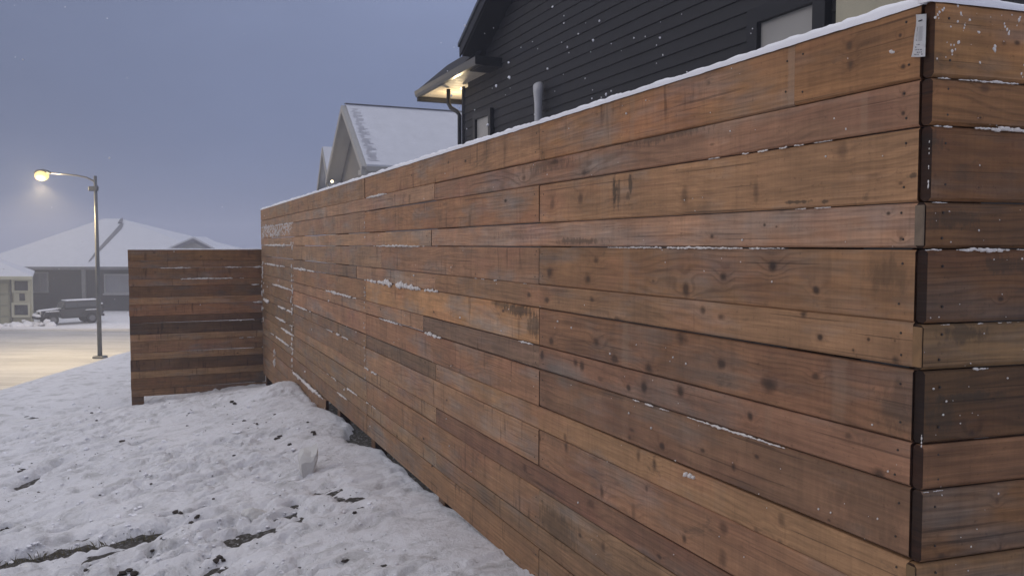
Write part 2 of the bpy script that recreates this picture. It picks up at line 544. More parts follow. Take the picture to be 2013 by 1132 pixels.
# snow pulls back from the foot of the long fence
edge = -.085 + .30 * np.maximum(vnoise(fs * 1.7, fs * 0, 91) - .48, 0) + .07 * fbm(fs * 9, fs * 0, 93, 3)
edge = np.where(fs < 2.2, -.05, edge)
edge = edge - .35 * sstep(6.4, 7.2, fs) - .25 * (1 - sstep(2.0, 2.9, fs))
lip = sstep(edge - .05, edge + .05, ft)
depth = depth + .05 * np.exp(-((ft - edge - .10) / .13) ** 2) * (ft > -1) * near
inside = (fs > -2) & (fs < 10.5)
depth = np.where(inside & (ft < 2), depth * lip - .06 * (1 - lip), depth)
# drift piled where the two fences meet
qc = gp(548, 782)
rr = np.hypot((gx - qc.x) / .30, (gy - qc.y) / .55)
depth += .13 * np.exp(-rr ** 2) * (ft > .0)
depth += .025 * np.exp(-((ft - .10) / .16) ** 2) * sstep(4.6, 6.0, fs) * (1 - sstep(8.4, 9.4, fs)) * (ft > 0)
ground_z = base + depth
def grid_obj(name, X, Y, Zv, m, smooth=True):
    ny, nx = Zv.shape
    me = bpy.data.meshes.new(name)
    co = np.stack([X, Y, Zv], -1).reshape(-1, 3).astype(np.float32)
    idx = np.arange(nx * ny).reshape(ny, nx)
    q = np.stack([idx[:-1, :-1], idx[:-1, 1:], idx[1:, 1:], idx[1:, :-1]], -1).reshape(-1, 4)
    me.vertices.add(len(co)); me.vertices.foreach_set('co', co.ravel())
    me.loops.add(q.size); me.loops.foreach_set('vertex_index', q.ravel().astype(np.int32))
    me.polygons.add(len(q)); me.polygons.foreach_set('loop_start', np.arange(0, q.size, 4, dtype=np.int32))
    me.polygons.foreach_set('loop_total', np.full(len(q), 4, dtype=np.int32))
    me.update(); me.validate()
    if smooth:
        me.polygons.foreach_set('use_smooth', np.ones(len(q), dtype=bool))
    return mesh_obj(name, me, m)
ground = grid_obj("ground", gx, gy, ground_z, M_SNOW)
tag(ground, kind='structure')
print('ground', gx.size, 'g0', g0, 'g1', g1, 'groove', float(m_.max()), 'edge', float(edge.min()), float(edge.max()))
# the soil below, showing where the snow is kicked away
NS = NT("soil_surface")
c = NS.coord()
n1 = NS.noise(c, 30, 5, .7); n2 = NS.noise(c, 6, 3)
NS.set('Base Color', NS.mix(NS.rng(n2, .4, .65), NS.mix(n1, (.050, .042, .032), (.13, .11, .085)), (.10, .095, .055)))
n5 = NS.noise(c, 45, 4, .7)
NS.set('Base Color', NS.mix(NS.rng(n5, .54, .64, 0, .6), NS.mix(NS.rng(n2, .4, .65), NS.mix(n1, (.035, .030, .024), (.10, .085, .066)), (.060, .055, .044)), (.42, .42, .42)))
NS.set('Roughness', .9); NS.bump(NS.noise(c, 70, 4, .7), .9, .03)
SX = np.arange(-8, 2.0, .026); SY = np.arange(1.5, 13, .026)
sx_, sy_ = np.meshgrid(SX, SY)
sb, _, _ = smooth_base(sx_, sy_)
sb = sb - .006 + .05 * fbm(sx_ * 9, sy_ * 9, 51, 4, .65)
soil = grid_obj("soil", sx_, sy_, sb, NS.m)
tag(soil, kind='structure')

def gz(x, y):
    """snow surface height at a point (nearest grid vertex)"""
    i = min(max(np.searchsorted(GX, x), 0), len(GX) - 1); j = min(max(np.searchsorted(GY, y), 0), len(GY) - 1)
    return float(ground_z[j, i])
def on_snow(px, py):
    d = 1.5
    while d < 60:
        p = P(px, py, d)
        if p.z <= gz(p.x, p.y):
            a, b = d - .2, d
            for _ in range(7):
                m = (a + b) / 2; p = P(px, py, m)
                if p.z <= gz(p.x, p.y): b = m
                else: a = m
            return P(px, py, b)
        d += .2
    return P(px, py, 20)

# ------------------------------------------------------------------ street
NR = NT("packed_snow_road")
c = NR.coord()
n1 = NR.noise(NR.vec('MULTIPLY', c, (.10, .9, 1)), 1, 4, .6); n2 = NR.noise(c, .5, 4)
n3 = NR.noise(NR.vec('MULTIPLY', c, (.35, 3.2, 1)), 1, 3, .55)
NR.set('Base Color', NR.mix(NR.rng(n3, .56, .68, 0, .55), NR.mix(NR.rng(n1, .42, .66), (.40, .40, .41), (.30, .30, .31)), (.17, .17, .17)))
NR.set('Roughness', .6); NR.bump(n2, .4, .05)
bm = bmesh.new()
road_pts = [(-260, 20), (-15.0, 20), (-15.0, 30), (-15.0, 44), (-14, 49.9), (-260, 49.9)]
bm.faces.new([bm.verts.new((x, y, STREET + .062)) for x, y in road_pts])
road = bm_obj("road", bm, NR.m); tag(road, kind='structure')
bm = box_bm((-137, 50.05, STREET + .07), (245, .3, .26), .03)
kerb = bm_obj("kerb", bm, snow_mat("kerb_snow", tint=(.60, .60, .62))); tag(kerb, kind='structure')
bm = bmesh.new()
bm.faces.new([bm.verts.new((x, y, STREET + .20)) for x, y in [(-36, 50.22), (-14.5, 50.22), (-14.5, 63.4), (-36, 63.4)]])
drive = bm_obj("driveway", bm, snow_mat("driveway_snow", dirt=.5)); tag(drive, kind='structure')

# ================================================================== FENCES
def plank_mesh(name, L, h, th, r=.004):
    """board: x 0..L, face at y=0 going back to y=th (local), z centred"""
    prof = [(0, -h / 2 + r), (0, h / 2 - r), (r, h / 2), (th - r, h / 2), (th, h / 2 - r), (th, -h / 2 + r), (th - r, -h / 2), (r, -h / 2)]
    vs = [(0, y, z) for y, z in prof] + [(L, y, z) for y, z in prof]
    n = len(prof)
    fs_ = [(i, (i + 1) % n, n + (i + 1) % n, n + i) for i in range(n)]
    fs_ += [tuple(reversed(range(n))), tuple(range(n, 2 * n))]
    me = bpy.data.meshes.new(name); me.from_pydata(vs, [], fs_); me.update()
    bm = bmesh.new(); bm.from_mesh(me); bmesh.ops.recalc_face_normals(bm, faces=bm.faces); bm.to_mesh(me); bm.free()
    return me
def srgb(r, g, b):
    f = lambda v: ((v / 255 + .055) / 1.055) ** 2.4 if v > 10 else v / 255 / 12.92
    return (f(r), f(g), f(b))
TINT = (1.66, 1.58, 1.27)                                     # photo tone -> albedo
def tone(rgb, k=1.0):
    rgb = [v + (m - v) * .26 for v, m in zip(rgb, [sum(rgb) / 272 * q for q in (109, 88, 75)])]
    c = srgb(*rgb)
    return tuple(min(.6, c[i] * TINT[i] * k) for i in range(3))

class FaceFrame:
    """local frame whose +x is the viewer's right along a face; y goes back from it"""
    def __init__(self, fr, flip):
        self.fr = fr; self.flip = flip
    def mat(self, s, t, z):
        x = self.fr.u * (-1 if self.flip else 1); y = -self.fr.n
        m = Matrix.Identity(4)
        for i in range(3):
            m[i][0] = x[i]; m[i][1] = y[i]; m[i][2] = (0, 0, 1)[i]
        m.translation = self.fr.at(s, t, z)
        return m

W_, N_ = .141, .088
GAP = .0032
TOP = E + (FL.hit(1823, 3)[1] - E)
# --- the long fence
def xs(px, py=481): return FL.hit(px, py)[0]
S_END = xs(513.5)
fence = empty("wooden_fence", None, "long tall horizontal board fence running from the near right corner into the distance", "fence", mat=FL.mat(0, 0, E - 1.4))
reg(fence, FL.mat(0, 0, E - 1.4))
ff = FaceFrame(FL, True)                                      # local +x points towards the near corner
J = {k: xs(k) for k in (1556, 1060, 855, 718, 640, 575)}
S0 = .027
rows = []
z = TOP
for i in range(15):
    h = W_ if i % 2 == 0 else N_
    rows.append((z, h)); z -= h
FB = z
# per row: joints (photo x) and the tones of the boards from the near corner on
ROW = [
    ([1556, 1060, 718], [(112, 80, 56), (128, 94, 68), (122, 92, 72), (114, 88, 70)]),
    ([855, 575], [(122, 92, 78), (128, 101, 86), (122, 97, 82)]),
    ([1060, 718, 575], [(128, 98, 76), (136, 100, 78), (124, 98, 84), (130, 105, 90)]),
    ([848, 575], [(132, 102, 88), (134, 106, 88), (126, 102, 88)]),
    ([1060, 750, 575], [(114, 85, 64), (124, 94, 78), (118, 95, 80), (120, 98, 84)]),
    ([855, 700, 575], [(122, 94, 74), (126, 100, 84), (112, 92, 80), (116, 96, 84)]),
    ([1060, 718, 575], [(108, 79, 63), (138, 104, 76), (128, 98, 78), (116, 96, 80)]),
    ([1060, 830, 575], [(112, 82, 70), (100, 82, 74), (126, 98, 82), (112, 92, 78)]),
    ([1060, 718, 575], [(104, 79, 66), (128, 95, 78), (130, 98, 82), (114, 92, 76)]),
    ([855, 718, 575], [(126, 98, 76), (102, 84, 73), (114, 92, 76), (110, 90, 76)]),
    ([1060, 718, 575], [(120, 90, 74), (128, 100, 82), (118, 94, 78), (112, 92, 76)]),
    ([855, 575], [(104, 78, 67), (120, 97, 80), (110, 90, 74)]),
    ([1060, 718, 575], [(112, 90, 74), (120, 92, 74), (116, 94, 76), (110, 90, 74)]),
    ([855, 718, 575], [(110, 88, 72), (118, 96, 78), (116, 95, 78), (112, 92, 76)]),
    ([1060, 718], [(116, 92, 74), (124, 96, 76), (116, 92, 76)]),
]
KN = {  # knots read from the photograph on the nearest board of each row: (x, y, size px along, size px across, strength)
    0: [(1670, 90, 8, 12, .6), (1672, 128, 9, 14, .7), (1770, 70, 4, 5, .9), (1776, 131, 6, 7, .9)],
    1: [(1776, 185, 6, 8, .7), (1776, 224, 5, 6, .9), (1150, 340, 10, 9, .7), (1030, 350, 5, 8, .7), (1090, 318, 10, 8, .7), (1400, 285, 7, 4, .5)],
    2: [(1655, 300, 12, 28, .45), (1345, 385, 8, 24, .5), (1485, 372, 7, 34, .5), (1140, 388, 5, 16, .6), (1770, 360, 6, 5, .6), (1085, 400, 5, 18, .5), (1715, 345, 22, 9, .4)],
    3: [(1745, 420, 5, 5, .9), (1770, 470, 7, 8, .8), (1398, 465, 6, 8, .9), (1502, 443, 4, 5, .9), (1525, 446, 3, 3, .8)],
    4: [(1081, 536, 8, 16, .8), (1155, 548, 8, 17, .8), (1348, 568, 9, 22, .85), (1422, 544, 9, 12, .95), (1520, 522, 12, 15, 1.0), (1604, 570, 9, 10, .95), (1172, 512, 7, 10, .7), (1284, 552, 4, 5, .6)],
    5: [(1383, 612, 8, 10, .7), (1418, 624, 10, 10, .7), (1580, 620, 9, 10, .8), (1613, 665, 7, 8, .95), (1708, 669, 4, 5, .9), (1678, 690, 4, 5, .9), (1760, 709, 11, 14, .85), (1040, 580, 5, 7, .8), (1075, 590, 7, 8, .8), (1165, 590, 6, 8, .8), (1215, 628, 10, 7, .7), (1760, 672, 4, 5, .7)],
    6: [(1340, 665, 15, 18, .8), (1419, 714, 13, 14, .9), (1513, 754, 20, 22, .9), (1602, 738, 10, 9, .8), (1274, 722, 9, 15, .85), (1208, 705, 8, 10, .75), (1172, 673, 8, 12, .8), (1083, 671, 6, 11, .8)],
    7: [(1132, 713, 5, 9, .8), (1144, 720, 6, 14, .8), (1236, 762, 6, 10, .9), (1266, 762, 8, 16, .95), (1337, 768, 9, 16, .9), (1475, 818, 8, 12, .95), (1728, 933, 14, 20, .8), (1668, 855, 9, 9, .55), (1066, 700, 6, 13, .85), (1180, 745, 7, 7, .5)],
    8: [(1300, 877, 6, 10, .9), (1380, 886, 7, 6, .8), (1486, 898, 6, 6, .9), (1440, 918, 6, 11, .9), (1236, 860, 5, 8, .7), (1628, 1023, 5, 5, .7), (1240, 845, 5, 5, .5)],
    9: [(1254, 894, 5, 17, .6), (1285, 910, 6, 22, .7), (1535, 1020, 9, 20, .5), (1532, 1068, 8, 14, .6), (1065, 855, 6, 10, .6), (1110, 860, 5, 12, .6), (1485, 1040, 6, 16, .45)],
    10: [(1112, 880, 5, 18, .7), (1182, 965, 5, 18, .7), (1345, 1060, 6, 12, .8), (1422, 1040, 12, 20, .6), (1420, 1100, 10, 26, .55), (1245, 1010, 7, 24, .5), (1060, 860, 5, 14, .6), (1270, 960, 4, 9, .6)],
    11: [(1295, 1093, 6, 6, .8), (1160, 990, 12, 12, .5), (1030, 918, 7, 9, .6)],
    12: [(1140, 1052, 5, 6, .8), (1185, 1075, 5, 14, .5)],
}
DK = {1: [(1080, 322, 55, 16, .5), (1300, 262, 120, 20, .55)],
      2: [(1207, 370, 5, 42, .8), (1216, 380, 4, 34, .6), (1238, 362, 5, 26, .7), (1234, 385, 4, 14, .5), (1565, 397, 30, 4, .75), (1793, 345, 14, 8, .7), (1622, 396, 10, 4, .7)],
      3: [(1135, 474, 55, 7, .6), (1020, 462, 60, 10, .3)],
      4: [(1745, 540, 50, 40, .35)],
      6: [(1760, 800, 50, 60, .38)],
      8: [(1700, 1000, 90, 60, .25)],
      10: [(1090, 850, 90, 30, .2)],
      12: [(1090, 1035, 60, 40, .45), (1000, 1000, 60, 25, .3)]}
PL = {0: [(1550, 9, .75), (1192, 9, .5), (1240, 5, .35)], 1: [(1693, 8, .35), (1200, 10, .22)], 2: [(1188, 8, .22)],
      3: [(1172, 5, .30), (1668, 5, .35), (1290, 20, .16)], 4: [(1231, 7, .42), (1685, 12, .15)], 5: [(1395, 10, .2)], 6: [(1230, 7, .35), (1655, 16, .3)], 7: [(1515, 9, .2)], 8: [(1230, 8, .16)], 9: [(1420, 14, .2)]}
def loc_mark(row, seg, lst, s_hi, zc, kind):
    out = []
    for e in lst:
        if kind == 'pale':
            px, w, s_ = e
            s1, _ = FL.hit(px, 480); s2, _ = FL.hit(px + w, 480)
            out.append((s_hi - s1, max(.004, abs(s1 - s2)), s_))
        else:
            px, py, ax, az, st = e
            s1, z1 = FL.hit(px, py); s2, _ = FL.hit(px + ax, py); _, z2 = FL.hit(px, py + az)
            out.append((s_hi - s1, z1 - zc, max(.002, abs(s1 - s2)), max(.002, abs(z1 - z2)), st))
    return out
screws = bmesh.new()
def add_screw(fr, s, t, z, r=.0028):
    M = Matrix.Translation(fr.at(s, t, z)) @ fr.n.to_track_quat('Z', 'Y').to_matrix().to_4x4()
    bmesh.ops.create_cone(screws, cap_ends=True, segments=6, radius1=r, radius2=r * .8, depth=.0024, matrix=M)
rr_ = random.Random(5)
for i, (zt, h) in enumerate(rows):
    joints, tones = ROW[i]
    cuts = [S0] + [xs(j) for j in joints] + [S_END]
    for k in range(len(cuts) - 1):
        a, b = cuts[k], cuts[k + 1]
        a2, b2 = a + (.0012 if k else 0), b - .0012
        s_lo, s_hi = a2, b2
        zc = zt - h / 2
        hh = h - GAP * rr_.uniform(.7, 1.5)
        me = plank_mesh("plank", s_hi - s_lo, hh, .025)
        # the photograph's marks on the boards nearest the camera
        m = MW
        seg = 0 if i != 0 else None
        if i == 0 and k <= 1:
            kn = [e for e in KN[0]] if k == 0 else []
            pl = [e for e in PL[0]] if k == 1 else []
            m = wood("cedar_board_marked", loc_mark(i, k, kn, s_hi, zc, 'k'), loc_mark(i, k, pl, s_hi, zc, 'pale'), (), generic=(k == 1))
        elif k == 0 and i in KN:
            m = wood("cedar_board_marked", loc_mark(i, k, KN[i], s_hi, zc, 'k'), loc_mark(i, k, PL.get(i, []), s_hi, zc, 'pale'),
                     loc_mark(i, k, DK.get(i, []), s_hi, zc, 'd'), generic=False, grain=1.5 if i in (3, 4, 1, 6) else 1.0, drips=.25)
        elif i == 6 and k == 1:
            m = wood("cedar_board_stained", loc_mark(i, k, [(975, 590, 4, 26, .5), (900, 565, 3, 22, .5)], s_hi, zc, 'k'), (),
                     loc_mark(i, k, [(1020, 610, 42, 14, .7), (1050, 640, 18, 28, .6), (985, 598, 30, 6, .5)], s_hi, zc, 'd'), generic=True)
        me.materials.append(m)
        off = rr_.uniform(-.0025, .0015)
        mw = ff.mat(s_hi, off, zc) @ Matrix.Rotation(rr_.uniform(-.0008, .0008), 4, 'Y')
        o = mesh_obj("plank", me, None, fence, mw)
        kk = rr_.uniform(.95, 1.05) if k == 0 else rr_.uniform(.84, 1.10)
        c_ = tone(tones[k], kk)
        o.color = (*c_, 1)
        for s_ in (s_lo + .03, s_hi - .03):
            for q in (.27, -.27):
                if s_ > .2 or True:
                    add_screw(FL, s_ + rr_.uniform(-.006, .006), off + .0002, zc + h * q + rr_.uniform(-.006, .006))
M_STEEL = plain("weathered_screw_steel", (.06, .05, .045), .5, metal=.6)
o = bm_obj("screw_heads", screws, M_STEEL, fence, Matrix.Identity(4)); o['kind'] = 'stuff'
screws = bmesh.new()
# skirt boards closing the step in the ground at the far end
for (a, b, zc, h, t) in [(xs(638), xs(575), FB - .078, .140, .004), (xs(575), S_END, FB - .075, .140, 0), (xs(575), S_END, FB - .205, .115, 0), (xs(560), S_END, FB - .325, .115, -.002)]:
    me = plank_mesh("plank", b - a - .004, h, .025)
    me.materials.append(MW)
    o = mesh_obj("plank", me, None, fence, ff.mat(b - .002, t, zc))
    o.color = (*tone((112, 90, 76)), 1)
# posts behind the boards
for s_, zb in [(.30, -1.40), (xs(1556), -1.42), (J[1060], -1.47), (J[855], -1.5), (J[718] - .05, -1.56), (xs(655), -1.58), (J[575], -1.7), (S_END - .06, -2.15)]:
    bm = box_bm((0, .045 + .027, (TOP - .02 + E + zb) / 2), (.089, .089, TOP - .02 - E - zb), .005)
    for v in bm.verts: pass
    o = bm_obj("post", bm, MW, fence, ff.mat(s_, 0, 0))
    o.color = (*tone((88, 66, 52)), 1)

# --- return fence, from the near corner to the right
ang2 = math.atan((6060 - CX) / F_PX)
U2 = (math.sin(ang2), math.cos(ang2)); N2 = (math.cos(ang2), -math.sin(ang2))
FR_ = Frame(A0, U2, N2)
ret = empty("wooden_fence", None, "short return of dark boards flecked with snow, right of the corner", "fence", mat=FR_.mat(0, 0, E - 1.4))
reg(ret, FR_.mat(0, 0, E - 1.4))
fr2 = FaceFrame(FR_, False)
RT = [(134, 97, 62), (124, 87, 56), (104, 71, 46), (94, 66, 44), (100, 69, 46), (116, 92, 66), (82, 60, 40), (110, 78, 58), (106, 75, 50), (116, 88, 62), (96, 70, 54), (92, 66, 50), (96, 74, 58), (90, 70, 54), (92, 72, 56)]
M_END = {}
for i, (zt, h) in enumerate(rows):
    zc = zt - h / 2
    start = {3: -.006, 5: -.004, 9: -.006, 1: .0, 7: .001}.get(i, rr_.uniform(.001, .004))
    me = plank_mesh("plank", 2.6, h - GAP, .025, .006)
    kn2 = {0: [(1998, 85, 8, 7, .8), (1973, 85, 6, 6, .5)], 1: [(1830, 180, 4, 4, .8), (1926, 232, 3, 3, .9), (1935, 175, 12, 12, .5)], 2: [(1923, 369, 3, 3, .9), (1838, 345, 6, 9, .4)],
           4: [(1968, 588, 7, 5, .9)], 6: [(1912, 850, 10, 12, .7)], 8: [(1966, 1077, 5, 16, .7), (1960, 985, 6, 10, .5), (1850, 1092, 9, 8, .6)]}.get(i, [])
    def conv(lst):
        out = []
        for (px, py, ax, az, st) in lst:
            s1, z1 = FR_.hit(px, py); s2, _ = FR_.hit(px + ax, py); _, z2 = FR_.hit(px, py + az)
            out.append((s1 - start, z1 - zc, abs(s2 - s1), abs(z2 - z1), st))
        return out
    dk2 = {3: [(1870, 430, 60, 22, .5)], 4: [(1980, 520, 60, 22, .5)], 5: [(1900, 655, 60, 22, .55)], 6: [(1900, 780, 80, 10, .5), (1850, 820, 30, 40, .45)], 2: [(1835, 280, 20, 30, .5)]}.get(i, [])
    me.materials.append(wood("cedar_board_return", conv(kn2), (), conv(dk2), generic=False, drips=.15, grain=1.5) if i < 9 else MW)
    o = mesh_obj("plank", me, None, ret, fr2.mat(start, rr_.uniform(-.002, .002), zc))
    o.color = (*tone(RT[i], .92), 1)
    for q in (.27, -.27):
        add_screw(FR_, .035 + rr_.uniform(-.004, .004), .0008, zc + h * q)
o = bm_obj("screw_heads", screws, M_STEEL, ret, Matrix.Identity(4)); o['kind'] = 'stuff'
for s_ in (.115, 2.2):
    bm = box_bm((0, .045 + .027, (TOP - .03 + E - 1.45) / 2), (.089, .089, TOP - .03 - E + 1.45), .005)
    o = bm_obj("post", bm, MW, ret, fr2.mat(s_, 0, 0)); o.color = (*tone((80, 60, 48)), 1)
# two sawn ends stand proud of the corner: grey one and tan one
for (i, rgb) in ((3, (96, 88, 84)), (5, (118, 92, 66)), (9, (104, 84, 60))):
    zt, h = rows[i]
    bm = box_bm((.0, .0125, 0), (.004, .0225, h - .012), .0015)
    o = bm_obj("end_grain", bm, plain("end_grain_wood", tone(rgb, .75), .7, .2, 30, bump=.2), ret, fr2.mat({3: -.0085, 5: -.0065, 9: -.0085}[i], 0, zt - h / 2))

# --- the low fence across the far end
d_l, d_r = 10.15, 10.74
BL = Vector(((251.5 - CX) / F_PX * d_l, d_l, 0))
ang3 = math.atan((4650 - CX) / F_PX)
U3 = (math.sin(ang3), math.cos(ang3)); N3 = (math.cos(ang3), -math.sin(ang3))
FX = Frame((BL.x, BL.y), U3, N3)
farf = empty("wooden_fence", None, "low fence panel at the far end, lower than the long fence, standing over bare snow", "fence", mat=FX.mat(0, 0, E - 2))
reg(farf, FX.mat(0, 0, E - 2))
fx2 = FaceFrame(FX, False)
FTOP = FX.hit(252, 490.5)[1]
FLEN = FX.hit(516.5, 600)[0] + .02
FT = [(104, 76, 50), (106, 80, 60), (102, 76, 56), (112, 84, 64), (92, 68, 50), (126, 96, 72), (116, 82, 62), (78, 58, 46), (72, 56, 46), (122, 96, 74), (110, 84, 66), (118, 92, 70), (80, 60, 46), (118, 94, 72), (94, 70, 52), (104, 80, 62)]
z = FTOP; frows = []
for i in range(16):
    h = W_ if i % 2 == 0 else N_
    zc = z - h / 2
    frows.append((z, h))
    me = plank_mesh("plank", FLEN, h - GAP * .35, .025, .005); me.materials.append(MW)
    o = mesh_obj("plank", me, None, farf, fx2.mat(rr_.uniform(0, .006), rr_.uniform(-.004, .002), zc) @ Matrix.Rotation(rr_.uniform(-.002, .002), 4, 'Y'))
    o.color = (*tone(FT[i], 1.12), 1)
    z -= h
FBOT = z
for s_, w in ((.075, .14), (FLEN - .08, .09)):
    zb = float(smooth_base(np.array([FX.at(s_, 0, 0).x]), np.array([FX.at(s_, 0, 0).y]))[0][0]) - .25
    bm = box_bm((0, .027 + w / 2, (FTOP - .02 + zb) / 2), (w, w, FTOP - .02 - zb), .006)
    o = bm_obj("post", bm, MW, farf, fx2.mat(s_, 0, 0)); o.color = (*tone((84, 62, 48)), 1)

# ------------------------------------------------------------------ snow lying on the fences
def snow_ribbon(name, fr, s0, s1, zt, w, th, label, step=.012, seed=1, t0=.004):
    n = max(8, int((s1 - s0) / step))
    bm = bmesh.new(); prev = None
    ss = np.linspace(s0, s1, n)
    a = fbm(ss * 9, ss * 0, seed, 4, .7) * 1.3 + fbm(ss * 2.2, ss * 0, seed + 2, 2) * .8; b = fbm(ss * 14, ss * 0 + 5, seed + 9, 3, .6); c_ = fbm(ss * 30, ss * 0, seed + 4, 3)
    for k, s in enumerate(ss):
        h = th * (1 + .75 * a[k] + .45 * c_[k])
        ti = t0 + .004 * b[k] + .0035 * c_[k]
        tb = t0 - w
        pr = [(ti - .001, zt - .0045 - .006 * max(0, c_[k])), (ti + .0015, zt + h * .35), (ti - .003, zt + h * .78), (ti - w * .32, zt + h), (tb + w * .25, zt + h * .93), (tb - .002, zt + h * .4), (tb, zt - .002)]
        ring = [bm.verts.new(fr.at(s, t, z_)) for t, z_ in pr]
        if prev:
            for q in range(len(ring) - 1):
                bm.faces.new((prev[q], prev[q + 1], ring[q + 1], ring[q]))
        else:
            bm.faces.new(ring)
        prev = ring
    bm.faces.new(list(reversed(prev)))
    o = bm_obj(name, bm, M_SNOWC, smooth=True)
    return tag(o, label, "snow", kind='stuff')
snow_ribbon("snow_cap", FL, .02, S_END + .004, TOP, .034, .016, "strip of snow lying along the top of the long fence")
snow_ribbon("snow_cap", FR_, -.012, 2.6, TOP, .030, .016, "strip of snow on top of the short return fence at right", seed=31)
snow_ribbon("snow_cap", FX, -.004, FLEN, FTOP, .032, .013, "thin strip of snow on top of the low far fence", seed=57, step=.02)

def seam_snow(bm, fr, z, s0, s1, size, dens=1.0, thick=1.0, gapn=.35, seed=0, t=.002):
    L = abs(s1 - s0); a = min(s0, s1)
    n = int(L / size * 1.5 * dens) + 2
    for k in range(n):
        u = (k + random.random()) / n
        if vnoise(np.array([u * L / size * .13 + seed]), np.array([seed * 3.3]))[0] < gapn: continue
        env = .45 + .55 * math.sin(math.pi * min(1, max(0, u)))
        r = size * (random.uniform(.3, .9) if random.random() < .8 else random.uniform(.9, 1.3)) * env
        c = fr.at(a + u * L, t + r * .25, z + random.uniform(-.2, .5) * r)
        q = fr.u.to_track_quat('X', 'Z').to_matrix()
        add_blob(bm, c, r, (1.5 if thick <= 1 else 1.1, .55, .6 * thick), 1, .25, rot=q)
def rowz(i): return rows[i][0]
bm = bmesh.new()
def L_seam(row, x0, x1, size_px, **kw):
    s0, s1 = xs(x0), xs(x1)
    d = 2354 / ((x0 + x1) / 2 - 293)
    seam_snow(bm, FL, rowz(row) - .001, s0, s1, size_px * d / F_PX * .6, **kw)
L_seam(1, 722, 762, 6, seed=1, gapn=.2); L_seam(2, 1380, 1640, 4, seed=2, gapn=.5); L_seam(4, 735, 835, 5, seed=3, gapn=.05)
L_seam(4, 1195, 1545, 5.5, seed=4, gapn=.22); L_seam(4, 520, 577, 5, seed=5, gapn=.25); L_seam(6, 576, 618, 6, seed=6, gapn=.1)
L_seam(6, 716, 862, 10, seed=7, gapn=.15, thick=1.5); L_seam(7, 640, 700, 7, seed=8, gapn=.25); L_seam(8, 1235, 1320, 5, seed=9, gapn=.4)
L_seam(8, 1355, 1552, 6.5, seed=10, gapn=.12); L_seam(8, 835, 868, 9, seed=11, gapn=.2); L_seam(8, 745, 790, 5, seed=12, gapn=.3)
L_seam(10, 640, 690, 5, seed=14, gapn=.4); L_seam(11, 715, 740, 6, seed=15, gapn=.3); L_seam(13, 640, 740, 5, seed=16, gapn=.5); L_seam(14, 660, 680, 5, seed=17, gapn=.2)
L_seam(5, 920, 1040, 3, seed=18, gapn=.6); L_seam(7, 1020, 1050, 5, seed=20, gapn=.3); L_seam(3, 1560, 1640, 3, seed=21, gapn=.5)
for r_, a, b, sz in [(8, 535, 575, 5), (10, 545, 580, 6), (11, 540, 575, 5), (12, 550, 577, 6), (13, 530, 575, 5), (9, 576, 610, 4), (6, 520, 560, 5), (10, 515, 535, 8)]:
    L_seam(r_, a, b, sz, seed=r_ + 40, gapn=.2)
# ledges of the skirt boards
seam_snow(bm, FL, FB - .004, xs(634), xs(576), .028, seed=61, gapn=.0, t=.012, dens=1.6)
seam_snow(bm, FL, FB - .146, xs(618), xs(576), .02, seed=62, gapn=.3, t=.010)
# snow blown into the upright joints
for (x, y0, y1, n, sz) in [(575, 470, 760, 46, 4.2), (717, 560, 760, 16, 3.4), (517, 500, 640, 22, 4), (638, 800, 840, 12, 4), (718, 420, 470, 6, 2.5), (540, 690, 745, 20, 5)]:
    for _ in range(n):
        s_, z_ = FL.hit(x + random.uniform(-2, 2), random.uniform(y0, y1))
        if z_ < FB - .14: continue
        d = 2354 / (x - 293); r = sz * d / F_PX * random.uniform(.3, .75)
        add_blob(bm, FL.at(s_, .001 + r * .2, z_), r, (.7, .5, random.uniform(.8, 1.8)), 1, .3, rot=FL.u.to_track_quat('X', 'Z').to_matrix())
# a clump stuck on one board, flakes caught on the faces
for (px, py, r) in [(1350, 932, 6), (1358, 935, 7), (1364, 938, 5), (1346, 934, 4), (1754, 102, 5), (1758, 103, 4), (1746, 926, 3), (1328, 905, 2)]:
    s_, z_ = FL.hit(px, py); r *= (2354 / (px - 293)) / F_PX
    add_blob(bm, FL.at(s_, r * .2, z_), r, (1.1, .5, .8), 1, .3)
for _ in range(330):
    px = 520 + (random.random() ** 1.5) * 1270; py = random.uniform(20, 1120)
    s_, z_ = FL.hit(px, py)
    if z_ > TOP - .01 or z_ < FB or s_ < S0: continue
    d = 2354 / (px - 293); r = random.choice([.7, .9, 1.1, 1.4, 2.2]) * d / F_PX
    if vnoise(np.array([s_ * 2.3]), np.array([z_ * 9]), 5)[0] < .45: continue
    add_blob(bm, FL.at(s_, r * .2, z_), r, (1, .6, 1.1), 1, .2)
o = bm_obj("fence_snow", bm, M_SNOWD, smooth=True)
tag(o, "bits of snow caught in the seams and face of the long fence", "snow", kind='stuff')
# snow plastered on one board near the far end
bm = bmesh.new()
for _ in range(420):
    px = random.uniform(516, 577); yt = 443 - (px - 516) * .10; py = random.uniform(yt, yt + 24)
    s_, z_ = FL.hit(px, py); r = random.uniform(3.0, 5.0) * (2354 / (px - 293)) / F_PX
    add_blob(bm, FL.at(s_, -.002, z_), r, (2.2, .16, .75), 1, .2, rot=FL.u.to_track_quat('X', 'Z').to_matrix())
o = bm_obj("snow_patch", bm, snow_mat("plastered_snow", tint=(.50, .47, .46)), smooth=True)
tag(o, "patch of snow plastered on a board near the long fence's far end", "snow", kind='stuff')
